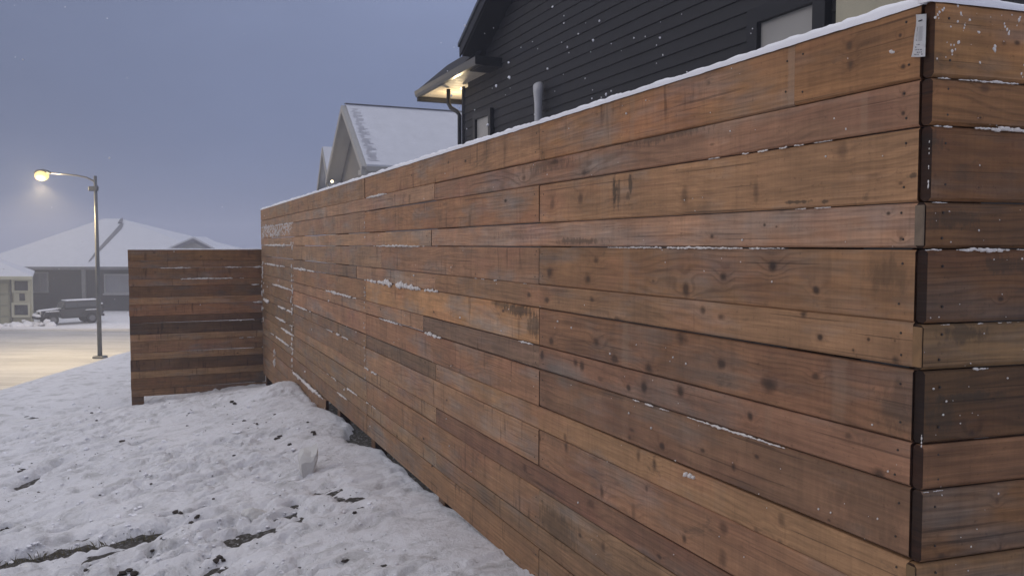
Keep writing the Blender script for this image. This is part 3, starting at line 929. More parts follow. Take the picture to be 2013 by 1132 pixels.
# return fence
bm = bmesh.new()
for (zx, zy, r) in [(560, 140, 14), (575, 120, 14), (590, 100, 15), (615, 85, 16), (625, 70, 12), (583, 150, 10), (735, 50, 13), (760, 110, 15), (770, 125, 9), (735, 175, 15), (680, 215, 13), (790, 200, 12), (785, 225, 12), (795, 185, 8), (778, 245, 8), (830, 160, 15), (905, 260, 16), (895, 255, 12), (1030, 370, 20), (1030, 400, 22), (1020, 390, 16),
                    (740, 340, 18), (690, 410, 18), (705, 360, 14), (680, 362, 12), (690, 435, 10), (648, 340, 9), (715, 395, 10), (570, 470, 12), (580, 490, 7), (910, 500, 13), (1105, 190, 12), (1110, 215, 13), (1125, 235, 14), (1140, 270, 16), (1145, 250, 12), (1100, 265, 7), (1220, 160, 18), (1230, 140, 12), (1205, 205, 9), (1165, 120, 10), (1170, 150, 8), (1085, 125, 9), (998, 140, 9),
                    (885, 110, 7), (1240, 590, 14), (1250, 615, 10), (840, 355, 8), (640, 455, 8), (1100, 330, 8), (1010, 200, 6), (570, 60, 8), (685, 155, 6), (715, 205, 6), (1260, 520, 12), (755, 488, 5)]:
    px, py = 1700 + zx / 4.042, zy / 4.042
    s_, z_ = FR_.hit(px, py); r = r / 4.042 * 1.57 / F_PX
    add_blob(bm, FR_.at(s_, r * .1, z_), r, (.85, .4, 1.0), 1, .35)
def R_seam(row, x0, x1, size_px, **kw):
    s0, _ = FR_.hit(x0, 400); s1, _ = FR_.hit(x1, 400)
    seam_snow(bm, FR_, rowz(row) - .002, s0, s1, size_px * 1.57 / F_PX * .62, **kw)
R_seam(1, 1835, 1860, 4, seed=1, gapn=.1); R_seam(1, 1868, 2060, 6, seed=2, gapn=.42); R_seam(2, 1830, 1845, 3, seed=3, gapn=0)
R_seam(2, 1848, 1900, 8, seed=4, gapn=.4); R_seam(2, 1910, 2100, 11, seed=5, gapn=.18, dens=1.3); R_seam(4, 1820, 1860, 5, seed=6, gapn=.4); R_seam(4, 1882, 1985, 12, seed=7, gapn=.05, dens=1.3); R_seam(4, 2000, 2080, 5, seed=9, gapn=.2)
R_seam(6, 1885, 1950, 6, seed=10, gapn=.3); R_seam(3, 1830, 1860, 3, seed=11, gapn=.4); R_seam(8, 1828, 1868, 4, seed=12, gapn=.3); R_seam(5, 1840, 2010, 2.5, seed=14, gapn=.6)
for _ in range(70):
    px = random.uniform(1826, 2060); py = random.uniform(160, 1125)
    s_, z_ = FR_.hit(px, py); r = random.choice([.8, 1, 1.2, 1.6, 2.4]) * 1.57 / F_PX
    add_blob(bm, FR_.at(s_, r * .2, z_), r, (1, .5, 1), 1, .3)
for (y0, y1, n) in [(680, 712, 9), (260, 380, 8), (855, 878, 6)]:
    for _ in range(n):
        s_, z_ = FR_.hit(1824, random.uniform(y0, y1)); add_blob(bm, FR_.at(-.001, -.002, z_), random.uniform(1, 2.6) * 1.55 / F_PX, (.6, .6, 1.6), 1, .3)
o = bm_obj("fence_snow", bm, M_SNOWD, smooth=True)
tag(o, "flecks and seam lines of snow on the short return fence", "snow", kind='stuff')
bm = bmesh.new()
def X_seam(row, x0, x1, size_px, **kw):
    s0, _ = FX.hit(x0, 600); s1, _ = FX.hit(x1, 600)
    seam_snow(bm, FX, frows[row][0] - .004, s0, s1, size_px * 10.4 / F_PX * .6, **kw)
# 
X_seam(2, 315, 378, 3.2, seed=1, gapn=.3); X_seam(2, 440, 475, 3, seed=2, gapn=.4); X_seam(3, 330, 480, 4, seed=3, gapn=.15); X_seam(2, 500, 517, 4, seed=4, gapn=.1); X_seam(6, 498, 517, 5, seed=5, gapn=.1)
X_seam(8, 450, 500, 3, seed=6, gapn=.3); X_seam(4, 495, 517, 4, seed=7, gapn=.3); X_seam(10, 470, 500, 2.5, seed=8, gapn=.3)
o = bm_obj("fence_snow", bm, M_SNOWD, smooth=True)
tag(o, "thin lines of snow caught between boards of the low far fence", "snow", kind='stuff')

# ------------------------------------------------------------------ tag stapled to the corner
NTAG = plain("white_plastic_tag", (.86, .86, .86), .35, .05, 40)
NINK = plain("grey_print", (.22, .22, .24), .5)
tagr = empty("lumber_tag", None, "white plastic lumber tag stapled to the top of the fence corner", "tag", mat=Matrix.Translation(FL.at(.012, .003, TOP - .06)))
reg(tagr, Matrix.Translation(FL.at(.012, .003, TOP - .06)))
ts, tz_ = [], []
bm = bmesh.new()
pts = []
NTG = 14
for k in range(NTG + 1):
    u = k / NTG
    yT = 28 + u * 84
    xl = 1803.5 - 5 * u * u * 1.2 + .8 * math.sin(u * 9); xr = 1824.5 - 2.5 * u
    row_ = []
    for (x, dt) in ((xl, .0040 + .005 * u * u), ((xl + xr) / 2, .0062 + .003 * math.sin(u * 3)), (xr, .0042)):
        s_, z_ = FL.hit(x, yT + (0 if x > 1815 else 1.5))
        row_.append((s_, dt, z_))
    pts.append(row_)
gv = [[bm.verts.new(FL.at(*p)) for p in r] for r in pts]
for a, b in zip(gv, gv[1:]):
    for q in range(2):
        bm.faces.new((a[q], a[q + 1], b[q + 1], b[q]))
bmesh.ops.solidify(bm, geom=bm.faces[:], thickness=.0006)
bm_obj("tag_sheet", bm, NTAG, tagr, Matrix.Identity(4), smooth=True)
def tag_pt(u, v, lift=.0009):
    k = min(NTG - 1, int(u * NTG)); f = u * NTG - k
    r0, r1 = pts[k], pts[k + 1]
    def lerp(a, b, t): return tuple(a[i] + (b[i] - a[i]) * t for i in range(3))
    j = 0 if v < .5 else 1; g = (v - .5 * j) * 2
    p = lerp(lerp(r0[j], r0[j + 1], g), lerp(r1[j], r1[j + 1], g), f)
    return FL.at(p[0], p[1] + lift, p[2])
bm = bmesh.new()
def tq(u0, u1, v0, v1):
    bm.faces.new([bm.verts.new(tag_pt(u, v)) for u, v in ((u0, v0), (u0, v1), (u1, v1), (u1, v0))])
for k in range(13):
    u = .30 + k * .026
    tq(u, u + random.choice([.006, .010, .014]), .30, .42); 
for k in range(13):
    u = .30 + k * .026
    tq(u, u + .007, .52, .80)
for u in (.70, .76, .82, .88, .93):
    v = .22
    while v < .8:
        w = random.uniform(.05, .14)
        if random.random() < .75: tq(u, u + .022, v, v + w)
        v += w + .05
bm_obj("printed_marks", bm, NINK, tagr, Matrix.Identity(4))
bm = bmesh.new()
c0, c1 = tag_pt(.165, .40, .0016), tag_pt(.140, .72, .0016)
add_tube(bm, [c0, c1], .0011, 6)
bm_obj("staple", bm, plain("staple_black", (.02, .02, .02), .4, metal=.5), tagr, Matrix.Identity(4))

# ================================================================== snow lumps and clods on the ground
def lump_obj(name, p, r, m, label, cat, sq=(1, 1, .8), sub=3, seed=0, rot=None, tilt=None):
    bm = bmesh.new()
    vs = bmesh.ops.create_icosphere(bm, subdivisions=sub, radius=1)['verts']
    rn = random.Random(seed)
    dirs = [Vector((rn.uniform(-1, 1), rn.uniform(-1, 1), rn.uniform(-1, 1))).normalized() for _ in range(9)]
    lim = [rn.uniform(.58, .85) for _ in dirs]
    for v in vs:
        d = v.co.normalized(); k = 1.0
        for dd, l in zip(dirs, lim):
            q = d.dot(dd)
            if q > l: k = min(k, l / q)
        k *= 1 + .05 * math.sin(d.x * 9 + seed) * math.sin(d.y * 8 + d.z * 7)
        co = d * k
        v.co = Vector((co.x * sq[0], co.y * sq[1], co.z * sq[2])) * r
    mw = Matrix.Translation(p) @ (rot if rot is not None else Matrix.Identity(4))
    o = bm_obj(name, bm, m, None, mw, smooth=False)
    return tag(o, label, cat)
M_CHUNK = snow_mat("hard_snow_chunk", tint=(.60, .59, .565), bscale=40, bstr=.5, bdist=.01)
# the upright broken chunk: a slanted block standing on a narrow foot
p = on_snow(606, 926)
bm = bmesh.new()
def cv(dx, dz, dy=0): return bm.verts.new((dx, dy, dz))
kx = p.y / F_PX
outl = [(-17, 3), (-21, 24), (-19, 38), (-8, 43), (6, 45), (19, 52), (21, 40), (17, 24), (13, 8), (4, -6), (-10, -6)]
rn = random.Random(3)
lay = []
for (dy, sc_) in [(-.05, .62), (-.035, .84), (.0, .95), (.045, .88), (.07, .55)]:
    lay.append([cv((x * sc_ + rn.uniform(-1.6, 1.6)) * kx, ((y - 20) * sc_ + 16 + dy * 190 + rn.uniform(-1.6, 1.6)) * kx, dy + rn.uniform(-.006, .006)) for x, y in outl])
for a, b in zip(lay, lay[1:]):
    for i in range(len(outl)):
        j = (i + 1) % len(outl)
        bm.faces.new((a[i], a[j], b[j], b[i]))
bm.faces.new(lay[0]); bm.faces.new(list(reversed(lay[-1])))
bmesh.ops.triangulate(bm, faces=bm.faces[:])
o = bm_obj("snow_chunk", bm, M_CHUNK, None, Matrix.Translation(p) @ Matrix.Rotation(.25, 4, 'Z'))
tag(o, "broken upright chunk of hard snow standing near the long fence", "snow chunk")
for (px, py, r, lab) in [(503, 1003, .055, "pointed lump of broken snow in the middle foreground"), (655, 862, 0, None), (1, 1, 0, None)]:
    if not lab: continue
    p = on_snow(px, py + 12)
    o = lump_obj("snow_chunk", p + V(0, 0, .012), .062, M_CHUNK, lab, "snow chunk", (1.3, 1, .75), 3, 12)

# dark clods of frozen earth on the snow
M_CLOD = plain("frozen_earth", (.055, .045, .036), .9, .4, 40, bump=.6)
bm = bmesh.new()
for (px, py, r) in [(39, 928, 5), (45, 923, 4), (240, 868, 6), (180, 812, 3), (205, 862, 4), (545, 862, 6), (550, 858, 5), (570, 874, 5), (297, 951, 3), (309, 946, 3), (345, 1006, 7), (355, 1008, 5), (385, 1017, 5), (390, 1013, 4), (375, 1028, 6), (432, 1096, 8), (425, 1102, 7), (440, 1100, 5),
                    (610, 928, 5), (613, 922, 4), (676, 1103, 5), (682, 1101, 4), (310, 1062, 4), (318, 1058, 4), (168, 1120, 5), (180, 1112, 4), (290, 1092, 5), (300, 1082, 4), (240, 1128, 8), (255, 1120, 7), (265, 1126, 7), (232, 1131, 6), (480, 828, 4), (505, 833, 3), (455, 790, 5), (462, 793, 4),
                    (272, 952, 2.5), (196, 973, 3), (390, 965, 3), (460, 895, 3), (330, 902, 2.5), (368, 837, 3), (190, 826, 2.5), (705, 1002, 6), (712, 1000, 5), (697, 1008, 5), (615, 850, 5), (618, 853, 4), (75, 968, 3), (5, 1042, 6), (14, 1038, 4), (420, 980, 3), (235, 905, 2.5), (540, 815, 3), (605, 830, 3)]:
    p = on_snow(px, py); r *= p.y / F_PX
    add_blob(bm, p + V(0, 0, r * .12), r, (1.1, 1, .65), 1, .35)
for _ in range(420):
    px = random.uniform(0, 820); py = random.uniform(790, 1132)
    if px > 560 + (py - 760) * .75: continue
    if vnoise(np.array([px * .02]), np.array([py * .03]), 15)[0] < .5: continue
    p = on_snow(px, py); r = random.uniform(.5, 1.6) * p.y / F_PX
    add_blob(bm, p, r, (1.2, 1, .7), 1, .35)
o = bm_obj("earth_clods", bm, M_CLOD); tag(o, "small dark clods of earth scattered over the trodden snow", "dirt", kind='stuff')
# crumbs of snow
bm = bmesh.new()
for _ in range(900):
    px = random.uniform(0, 900); py = 775 + 357 * random.random() ** .8
    if px > 540 + (py - 760) * .95: continue
    p = on_snow(px, py); r = random.choice([1.2, 1.6, 2.2, 3.2, 5.0]) * random.uniform(.5, 1) * p.y / F_PX
    add_blob(bm, p + V(0, 0, r * .1), r, (1.25, 1, .75), 1, .3)
o = bm_obj("snow_crumbs", bm, M_SNOWC, smooth=False); tag(o, "crumbs of broken snow strewn over the yard", "snow", kind='stuff')
# a few stiff grass blades in the crack
bm = bmesh.new()
for _ in range(170):
    u = random.random()
    x = g0.x + (g1.x - g0.x) * u + random.gauss(0, .02); y = g0.y + (g1.y - g0.y) * u + .012 + random.gauss(0, .012)
    z0 = float(smooth_base(np.array([x]), np.array([y]))[0][0]) - .01
    dx, dy = random.gauss(0, .02), random.gauss(0, .02)
    h = random.uniform(.02, .055)
    a = bm.verts.new((x - .0018, y, z0)); b = bm.verts.new((x + .0018, y, z0)); c_ = bm.verts.new((x + dx * .5 + .001, y + dy * .5, z0 + h * .7)); d_ = bm.verts.new((x + dx, y + dy, z0 + h))
    bm.faces.new((a, b, c_, d_))
o = bm_obj("dead_grass", bm, plain("dead_grass_blades", (.15, .13, .07), .8)); tag(o, "dead grass showing in the long crack in the snow", "grass", kind='stuff')

# ================================================================== DARK HOUSE
M_BLK = plain("black_siding", (.013, .013, .0155), .62, .2, 5, bump=.1)
M_BLKT = plain("black_trim", (.008, .008, .010), .45, .15, 5)
M_GUT = plain("gutter_metal", (.085, .09, .10), .35, .15, 4, metal=.3)
M_SOF = plain("soffit_board", (.52, .46, .36), .6, .08, 6)
M_SHIN = plain("dark_shingles", (.018, .018, .022), .85, .3, 20, bump=.5)
M_CREAM = plain("cream_panel", (.42, .39, .29), .6, .08, 3)
NG = NT("window_glass"); NG.set('Base Color', (.10, .10, .10)); NG.set('Roughness', .12); NG.set('Specular IOR Level', .6); M_GLASS = NG.m
NB = NT("drawn_blind"); c = NB.coord(); NB.set('Base Color', NB.vec('SCALE', (.36, .35, .33), NB.rng(NB.noise(c, 2, 2), .3, .7, .92, 1.05))); NB.set('Roughness', .5); M_BLIND = NB.m
PH = 5.8
dH = 2354 / 619 * PH / 1.332
H0 = ((912 - CX) / F_PX * dH, dH)
UH = (.4025, -.9154)
FH = Frame(H0, UH, N1)
house = empty("house", None, "black sided gable house rising close behind the long fence", "house", mat=FH.mat(0, 0, E - 1.6))
reg(house, FH.mat(0, 0, E - 1.6))
fh = FaceFrame(FH, False)
HZB = E - 2.0
GS, GZ, GP = .95, 3.50 + E, .515            # rake: starts at s=GS, height GZ, pitch
HL = 15.0
HRIDGE = 8.0
def rake_z(s):
    if s < GS: return E + 3.20
    if s < HRIDGE: return GZ + (s - GS) * GP
    return GZ + (HRIDGE - GS) * GP - (s - HRIDGE) * GP
EXP = .153
zz = HZB
while zz < GZ + (HRIDGE - GS) * GP - .1:
    a, b = 0.0, HL
    zt = zz + EXP
    if zt > E + 3.15:
        # clip by the rake
        a = max(0.0, GS + (zt - GZ) / GP) if zt > GZ else .30
        b = min(HL, HRIDGE + (GZ + (HRIDGE - GS) * GP - zt) / GP)
    if b - a > .1:
        bm = bmesh.new()
        add_poly_prism(bm, [V(a, -.022, zz - .012), V(a, .03, zz - .012), V(a, .03, zz + EXP), V(a, -.004, zz + EXP)], (b - a, 0, 0))
        bm_obj("siding_board", bm, M_BLK, house, fh.mat(0, 0, 0))
    zz += EXP
# body behind the siding
bm = bmesh.new()
add_poly_prism(bm, [V(.02, .035, HZB), V(HL, .035, HZB), V(HL, .035, GZ - .2), V(HRIDGE, .035, GZ + (HRIDGE - GS) * GP - .12), V(GS + .3, .035, GZ - .02), V(.3, .035, E + 3.1), V(.02, .035, E + 3.1)], (0, 9.0, 0))
bm_obj("wall", bm, M_BLK, house, fh.mat(0, 0, 0))
bm_obj("corner_board", box_bm((.045, -.012, (HZB + E + 3.12) / 2), (.09, .05, E + 3.12 - HZB), .005), M_BLKT, house, fh.mat(0, 0, 0))
# main roof: two slabs with an overhang towards the fence
OV = .42
def roof_slab(sa, za, sb_, zb_):
    bm = bmesh.new()
    add_poly_prism(bm, [V(sa, -OV, za), V(sb_, -OV, zb_), V(sb_, -OV, zb_ + .20), V(sa, -OV, za + .20)], (0, 10, 0))
    return bm
bm_obj("roof", roof_slab(GS + .1, GZ - .0, HRIDGE, GZ + (HRIDGE - GS) * GP), M_SHIN, house, fh.mat(0, 0, 0))
bm_obj("roof", roof_slab(HRIDGE, GZ + (HRIDGE - GS) * GP, HL + .6, rake_z(HL + .6)), M_SHIN, house, fh.mat(0, 0, 0))
# rake boards: broad fascia and a lighter metal drip edge
ca_ = 1 / math.sqrt(1 + GP * GP)
bm = bmesh.new()
add_poly_prism(bm, [V(GS + .05, -OV - .03, GZ - .03), V(HRIDGE, -OV - .03, GZ + (HRIDGE - GS) * GP - .0), V(HRIDGE, -OV - .03, GZ + (HRIDGE - GS) * GP + .17), V(GS + .05, -OV - .03, GZ + .145)], (0, .028, 0))
bm_obj("rake_board", bm, M_BLKT, house, fh.mat(0, 0, 0))
bm = bmesh.new()
add_poly_prism(bm, [V(GS + .03, -OV - .055, GZ + .150), V(HRIDGE, -OV - .055, GZ + (HRIDGE - GS) * GP + .175), V(HRIDGE, -OV - .055, GZ + (HRIDGE - GS) * GP + .235), V(GS + .03, -OV - .055, GZ + .215)], (0, .06, 0))
bm_obj("drip_edge", bm, M_GUT, house, fh.mat(0, 0, 0))
# rake soffit
bm = bmesh.new()
add_poly_prism(bm, [V(GS + .12, -OV + .0, GZ - .030), V(HRIDGE, -OV, GZ + (HRIDGE - GS) * GP - .02), V(HRIDGE, 0.03, GZ + (HRIDGE - GS) * GP - .02), V(GS + .12, 0.03, GZ - .030)], (0, 0, .015))
bm_obj("rake_soffit", bm, M_BLKT, house, fh.mat(0, 0, 0))
# lower eave: gutter, lit soffit, steep little pent roof
G0s, G1s, GT, GZt = -1.62, 1.99, .46, E + 3.27
bm = bmesh.new()
prof = [(-GT - .06, .0), (-GT - .045, -.075), (-GT - .02, -.125), (-GT + .055, -.125), (-GT + .055, 0)]
add_poly_prism(bm, [V(G0s, y, GZt + z_) for y, z_ in prof], (G1s - G0s, 0, 0))
bm_obj("gutter", bm, M_GUT, house, fh.mat(0, 0, 0))
bm_obj("gutter_end_cap", box_bm((G1s + .006, -GT, GZt - .06), (.012, .13, .15), .003), M_BLKT, house, fh.mat(0, 0, 0))
for k in range(12):
    w = (G1s - .6 - G0s) / 12
    bm = box_bm((G0s + (k + .5) * w, (-GT + .055 + 1.6) / 2, GZt - .10), (w - .012, GT - .055 + 1.6, .02), .003)
    bm_obj("soffit_panel", bm, M_SOF, house, fh.mat(0, 0, 0))
bm_obj("eave_beam", box_bm((G0s + .05, (-GT + 1.6) / 2, GZt - .165), (.10, GT + 1.6, .09), .004), M_BLKT, house, fh.mat(0, 0, 0))
bm_obj("eave_fascia", box_bm((G1s - .3, (-GT + .06 + 0) / 2, GZt - .06), (.6, GT - .07, .16), .004), M_BLKT, house, fh.mat(0, 0, 0))
bm = bmesh.new()
a0, a1 = G0s + .03, G1s - .75
add_poly_prism(bm, [V(a0, -GT - .02, GZt + .012), V(a1, -GT - .02, GZt + .012), V(a1, .14, GZt + .56), V(a0 + .22, .14, GZt + .56)], (0, .05, -.03))
bm_obj("pent_roof", bm, M_SHIN, house, fh.mat(0, 0, 0))
# downspout
bm = bmesh.new()
pts_d = [(-.38, -.18, GZt - .14), (-.38, -.18, GZt - .42), (-.30, -.16, GZt - .52), (-.10, -.10, GZt - .62), (-.035, -.07, GZt - .70), (-.035, -.07, HZB)]
add_tube(bm, pts_d, .042, 10)
bm_obj("downspout", bm, M_BLKT, house, fh.mat(0, 0, 0), smooth=True)
# soffit lamp
NEm = NT("warm_soffit_lamp_glass"); NEm.set('Base Color', (1, .8, .5)); NEm.set('Emission Color', (1, .72, .36)); NEm.set('Emission Strength', 7.0)
bm = bmesh.new()
bmesh.ops.create_cone(bm, cap_ends=True, segments=20, radius1=.055, radius2=.05, depth=.018, matrix=Matrix.Translation((-.30, .10, GZt - .118)))
bm_obj("soffit_light", bm, NEm.m, house, fh.mat(0, 0, 0))
l = bpy.data.lights.new("soffit_lamp", 'POINT'); l.energy = 34; l.color = (1, .78, .46); l.shadow_soft_size = .05
lo = bpy.data.objects.new("soffit_lamp", l); link(lo); lo.location = FH.at(-.75, -.15, GZt - .55)
# windows
def window(parent, fr, s0, s1, z0, z1, trim, frame_m, pane_m, name="window", t=.0, mull=0, depth=.06, sill=False):
    M = fr.mat(0, 0, 0)
    bm = bmesh.new()
    for (a, b, c_, d) in [(s0 - trim, s0, z0 - trim, z1 + trim), (s1, s1 + trim, z0 - trim, z1 + trim), (s0 + .001, s1 - .001, z1, z1 + trim), (s0 + .001, s1 - .001, z0 - trim, z0)]:
        add_box(bm, ((a + b) / 2, -t - depth / 2 + .02, (c_ + d) / 2), (b - a, depth, d - c_))
    w = bm_obj(name, bm, frame_m, parent, M)
    bm_obj("pane", box_bm(((s0 + s1) / 2, -t - .006, (z0 + z1) / 2), (s1 - s0 - .002, .016, z1 - z0 - .002)), pane_m, w, M)
    for k in range(mull):
        x = s0 + (s1 - s0) * (k + 1) / (mull + 1)
        bm_obj("mullion", box_bm((x, -t - .02, (z0 + z1) / 2), (.03, .02, z1 - z0 - .004)), frame_m, w, M)
    return w
WM_fix = None
s_a, z_a = FH.hit(1503, 44); s_b, z_b = FH.hit(1613, 10)
window(house, fh, s_a, s_b, z_a - 1.3, (z_a + z_b) / 2, .155, M_BLKT, M_BLIND, t=.03, depth=.09)
s_a, z_a = FH.hit(942, 236); s_b, _ = FH.hit(968, 236)
window(house, fh, s_a, s_b, z_a - 1.1, z_a, .11, M_BLKT, M_BLIND, t=.03, depth=.08)
s_a, _ = FH.hit(1651, 20); s_b, _ = FH.hit(1940, 0)
bm_obj("cream_panel", box_bm(((s_a + s_b) / 2, -.03, E + 2.4), (s_b - s_a, .04, 2.6), .004), M_CREAM, house, fh.mat(0, 0, 0))
# grey vent pipe with a cut top
s_v, z_v = FH.hit(1073, 166)
ventM = fh.mat(s_v, .13, 0)
bm = bmesh.new()
add_tube(bm, [(0, 0, z_v - 1.5), (0, 0, z_v - .32), (.0, 0, z_v - .28), (-.005, 0, z_v - .12), (-.005, 0, z_v - .02)], [.062, .062, .066, .080, .082], 16, cap=False)
bm.verts.ensure_lookup_table(); top_ring = list(bm.verts)[-16:]
for v in top_ring: v.co.z += (v.co.x) * .45
inner = [v.co.copy() for v in top_ring]
ctr = sum(inner, Vector()) / len(inner)
r1 = [bm.verts.new(ctr + (c_ - ctr) * .86) for c_ in inner]
r2 = [bm.verts.new(ctr + (c_ - ctr) * .84 + Vector((0, 0, -.16))) for c_ in inner]
nr = len(r1)
for k in range(nr):
    j = (k + 1) % nr
    bm.faces.new((top_ring[k], top_ring[j], r1[j], r1[k])); bm.faces.new((r1[k], r1[j], r2[j], r2[k]))
bm.faces.new(r2)
M_PVC = plain("grey_pvc", (.50, .50, .51), .4, .06, 8)
bm_obj("vent_pipe", bm, M_PVC, house, ventM, smooth=True)
bm_obj("pipe_clamp", box_bm((0, .06, z_v - .62), (.17, .12, .04), .004), M_PVC, house, ventM)

# ================================================================== PALE HOUSE BEHIND
FPH_d = 30.0
AP = P(672, 209, FPH_d)
FG = Frame((AP.x, AP.y), (.4025, -.9154), N1)                 # gable wall plane; s=0 under the apex, +s towards the viewer
fg = FaceFrame(FG, False)
ph = empty("house", None, "pale gabled house with a snow covered roof beyond the long fence", "house", mat=FG.mat(0, 0, E - 2.2)); reg(ph, FG.mat(0, 0, E - 2.2))
M_PG = plain("grey_siding", (.15, .145, .14), .7, .1, 2); M_PT = plain("pale_trim", (.33, .32, .30), .6, .06, 3)
AZ = AP.z; HW = 3.05; SL = .80
ez = AZ - HW * SL
def zr(s): return AZ - abs(s) * SL
bm = bmesh.new()
add_poly_prism(bm, [V(-HW + .35, .55, E - 2.3), V(HW - .35, .55, E - 2.3), V(HW - .35, .55, ez + .16), V(0, .55, AZ - .2), V(-HW + .35, .55, ez + .16)], (0, 12, 0))
bm_obj("wall", bm, M_PG, ph, fg.mat())if False else bm_obj("wall", bm, M_PG, ph, fg.mat(0, 0, 0))
for sgn in (-1, 1):
    bm = bmesh.new()
    add_poly_prism(bm, [V(0, 0, AZ - .06), V(sgn * HW, 0, ez - .06), V(sgn * HW, 0, ez + .03), V(0, 0, AZ + .03)], (0, 12.5, 0))
    bm_obj("roof", bm, M_PT, ph, fg.mat(0, 0, 0))
    bm = bmesh.new()
    add_poly_prism(bm, [V(0, .14, AZ + .035), V(sgn * (HW - .02), .14, ez + .035), V(sgn * (HW - .02), .14, ez + .10), V(0, .14, AZ + .10)], (0, 12.3, 0))
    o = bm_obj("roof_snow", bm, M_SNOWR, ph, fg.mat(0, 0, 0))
    bm = bmesh.new()
    add_poly_prism(bm, [V(0, -.03, AZ - .20), V(sgn * (HW - .0), -.03, ez - .20), V(sgn * HW, -.03, ez + .02), V(0, -.03, AZ + .02)], (0, .06, 0))
    bm_obj("rake_board", bm, M_PT, ph, fg.mat(0, 0, 0))
    bm = bmesh.new()
    add_poly_prism(bm, [V(sgn * .03, .03, AZ - .13), V(sgn * (HW - .02), .03, ez - .10), V(sgn * (HW - .02), .56, ez - .10), V(sgn * .03, .56, AZ - .13)], (0, 0, .03))
    bm_obj("soffit", bm, M_PT, ph, fg.mat(0, 0, 0))
bm_obj("ridge_cap", box_bm((0, 6.3, AZ + .10), (.16, 12.4, .03), .01), plain("ridge_grey", (.12, .12, .13), .8), ph, fg.mat(0, 0, 0))
bm = bmesh.new()
add_poly_prism(bm, [V(HW + .0, .1, ez - .14), V(HW + .11, .1, ez - .12), V(HW + .12, .1, ez + .0), V(HW + .0, .1, ez + .0)], (0, 12.2, 0))
bm_obj("gutter", bm, M_PT, ph, fg.mat(0, 0, 0))
bm_obj("eave_return", box_bm((HW - .2, .25, ez - .16), (.42, .6, .16), .01), M_PT, ph, fg.mat(0, 0, 0))
# bare shingles showing along the rake
rn = random.Random(9)
bm = bmesh.new()
for k in range(46):
    s_ = .25 + k * (HW - .4) / 46
    w = rn.uniform(.12, .42)
    zc = zr(s_) + .104
    y0 = .22 + rn.uniform(0, .12)
    add_poly_prism(bm, [V(s_, y0, zc), V(s_ + .026, y0, zc - .026 * SL), V(s_ + .026, y0 + w, zc - .026 * SL), V(s_, y0 + w, zc)], (0, 0, .004))
bm_obj("bare_shingle_edge", bm, plain("wet_shingle", (.48, .48, .51), .8), ph, fg.mat(0, 0, 0))
# the smaller gable further along the same wall
AP2 = P(634.5, 292, 33.8)
s2_ = (Vector((AP2.x, AP2.y, 0)) - FG.o).dot(FG.u); t2 = (Vector((AP2.x, AP2.y, 0)) - FG.o).dot(FG.n)
fm = fg.mat(s2_, t2, 0)
HW2, SL2 = 1.25, 1.30; ez2 = AP2.z - HW2 * SL2
bm = bmesh.new()
add_poly_prism(bm, [V(-HW2 + .15, .3, E - 2.3), V(HW2 - .15, .3, E - 2.3), V(HW2 - .15, .3, ez2 + .1), V(0, .3, AP2.z - .15), V(-HW2 + .15, .3, ez2 + .1)], (0, 5, 0))
bm_obj("small_gable_wall", bm, M_PT, ph, fm)
for sgn in (-1, 1):
    bm = bmesh.new(); add_poly_prism(bm, [V(0, 0, AP2.z - .05), V(sgn * HW2, 0, ez2 - .05), V(sgn * HW2, 0, ez2 + .08), V(0, 0, AP2.z + .08)], (0, 6, 0))
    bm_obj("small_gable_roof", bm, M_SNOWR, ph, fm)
    bm = bmesh.new(); add_poly_prism(bm, [V(0, -.04, AP2.z - .18), V(sgn * HW2, -.04, ez2 - .18), V(sgn * HW2, -.04, ez2 + .03), V(0, -.04, AP2.z + .03)], (0, .06, 0))
    bm_obj("small_gable_trim", bm, M_PT, ph, fm)
bm_obj("small_gable_return", box_bm((-.0, .1, ez2 - .1), (HW2 * 2, .3, .14), .01), M_PT, ph, fm)
# its lit porch lamp
lp = P(653, 357, 31.2)
bm = bmesh.new(); bmesh.ops.create_uvsphere(bm, u_segments=12, v_segments=8, radius=.06)
NE2 = NT("porch_lamp_glass"); NE2.set('Emission Color', (1, .80, .50)); NE2.set('Emission Strength', 2.2)
bm_obj("porch_light", bm, NE2.m, ph, Matrix.Translation(lp), smooth=True)
l = bpy.data.lights.new("porch_lamp", 'POINT'); l.energy = 6; l.color = (1, .78, .45); l.shadow_soft_size = .08
lo = bpy.data.objects.new("porch_lamp", l); link(lo); lo.location = lp + V(-.2, -.2, .05)

# ================================================================== BUNGALOW ACROSS THE STREET
DB = 64.0
def bx(px, d=DB): return (px - CX) / F_PX * d
bung = empty("house", (bx(215), DB, STREET), "wide dark bungalow with a big snowy hip roof across the street", "house"); reg(bung, Matrix.Translation((bx(215), DB, STREET)))
M_BW = plain("brown_grey_siding", (.032, .029, .030), .8, .12, 1.2); M_BT = plain("grey_white_trim", (.36, .36, .36), .6, .06, 2)
EZ = P(200, 524, DB - .8).z
RZ = P(222, 430, 71).z
xl, xr = bx(-62), bx(492); yf, yb = DB - .8, DB + 15
r0, r1 = bx(203, 71), bx(238, 71)
I4 = Matrix.Identity(4)
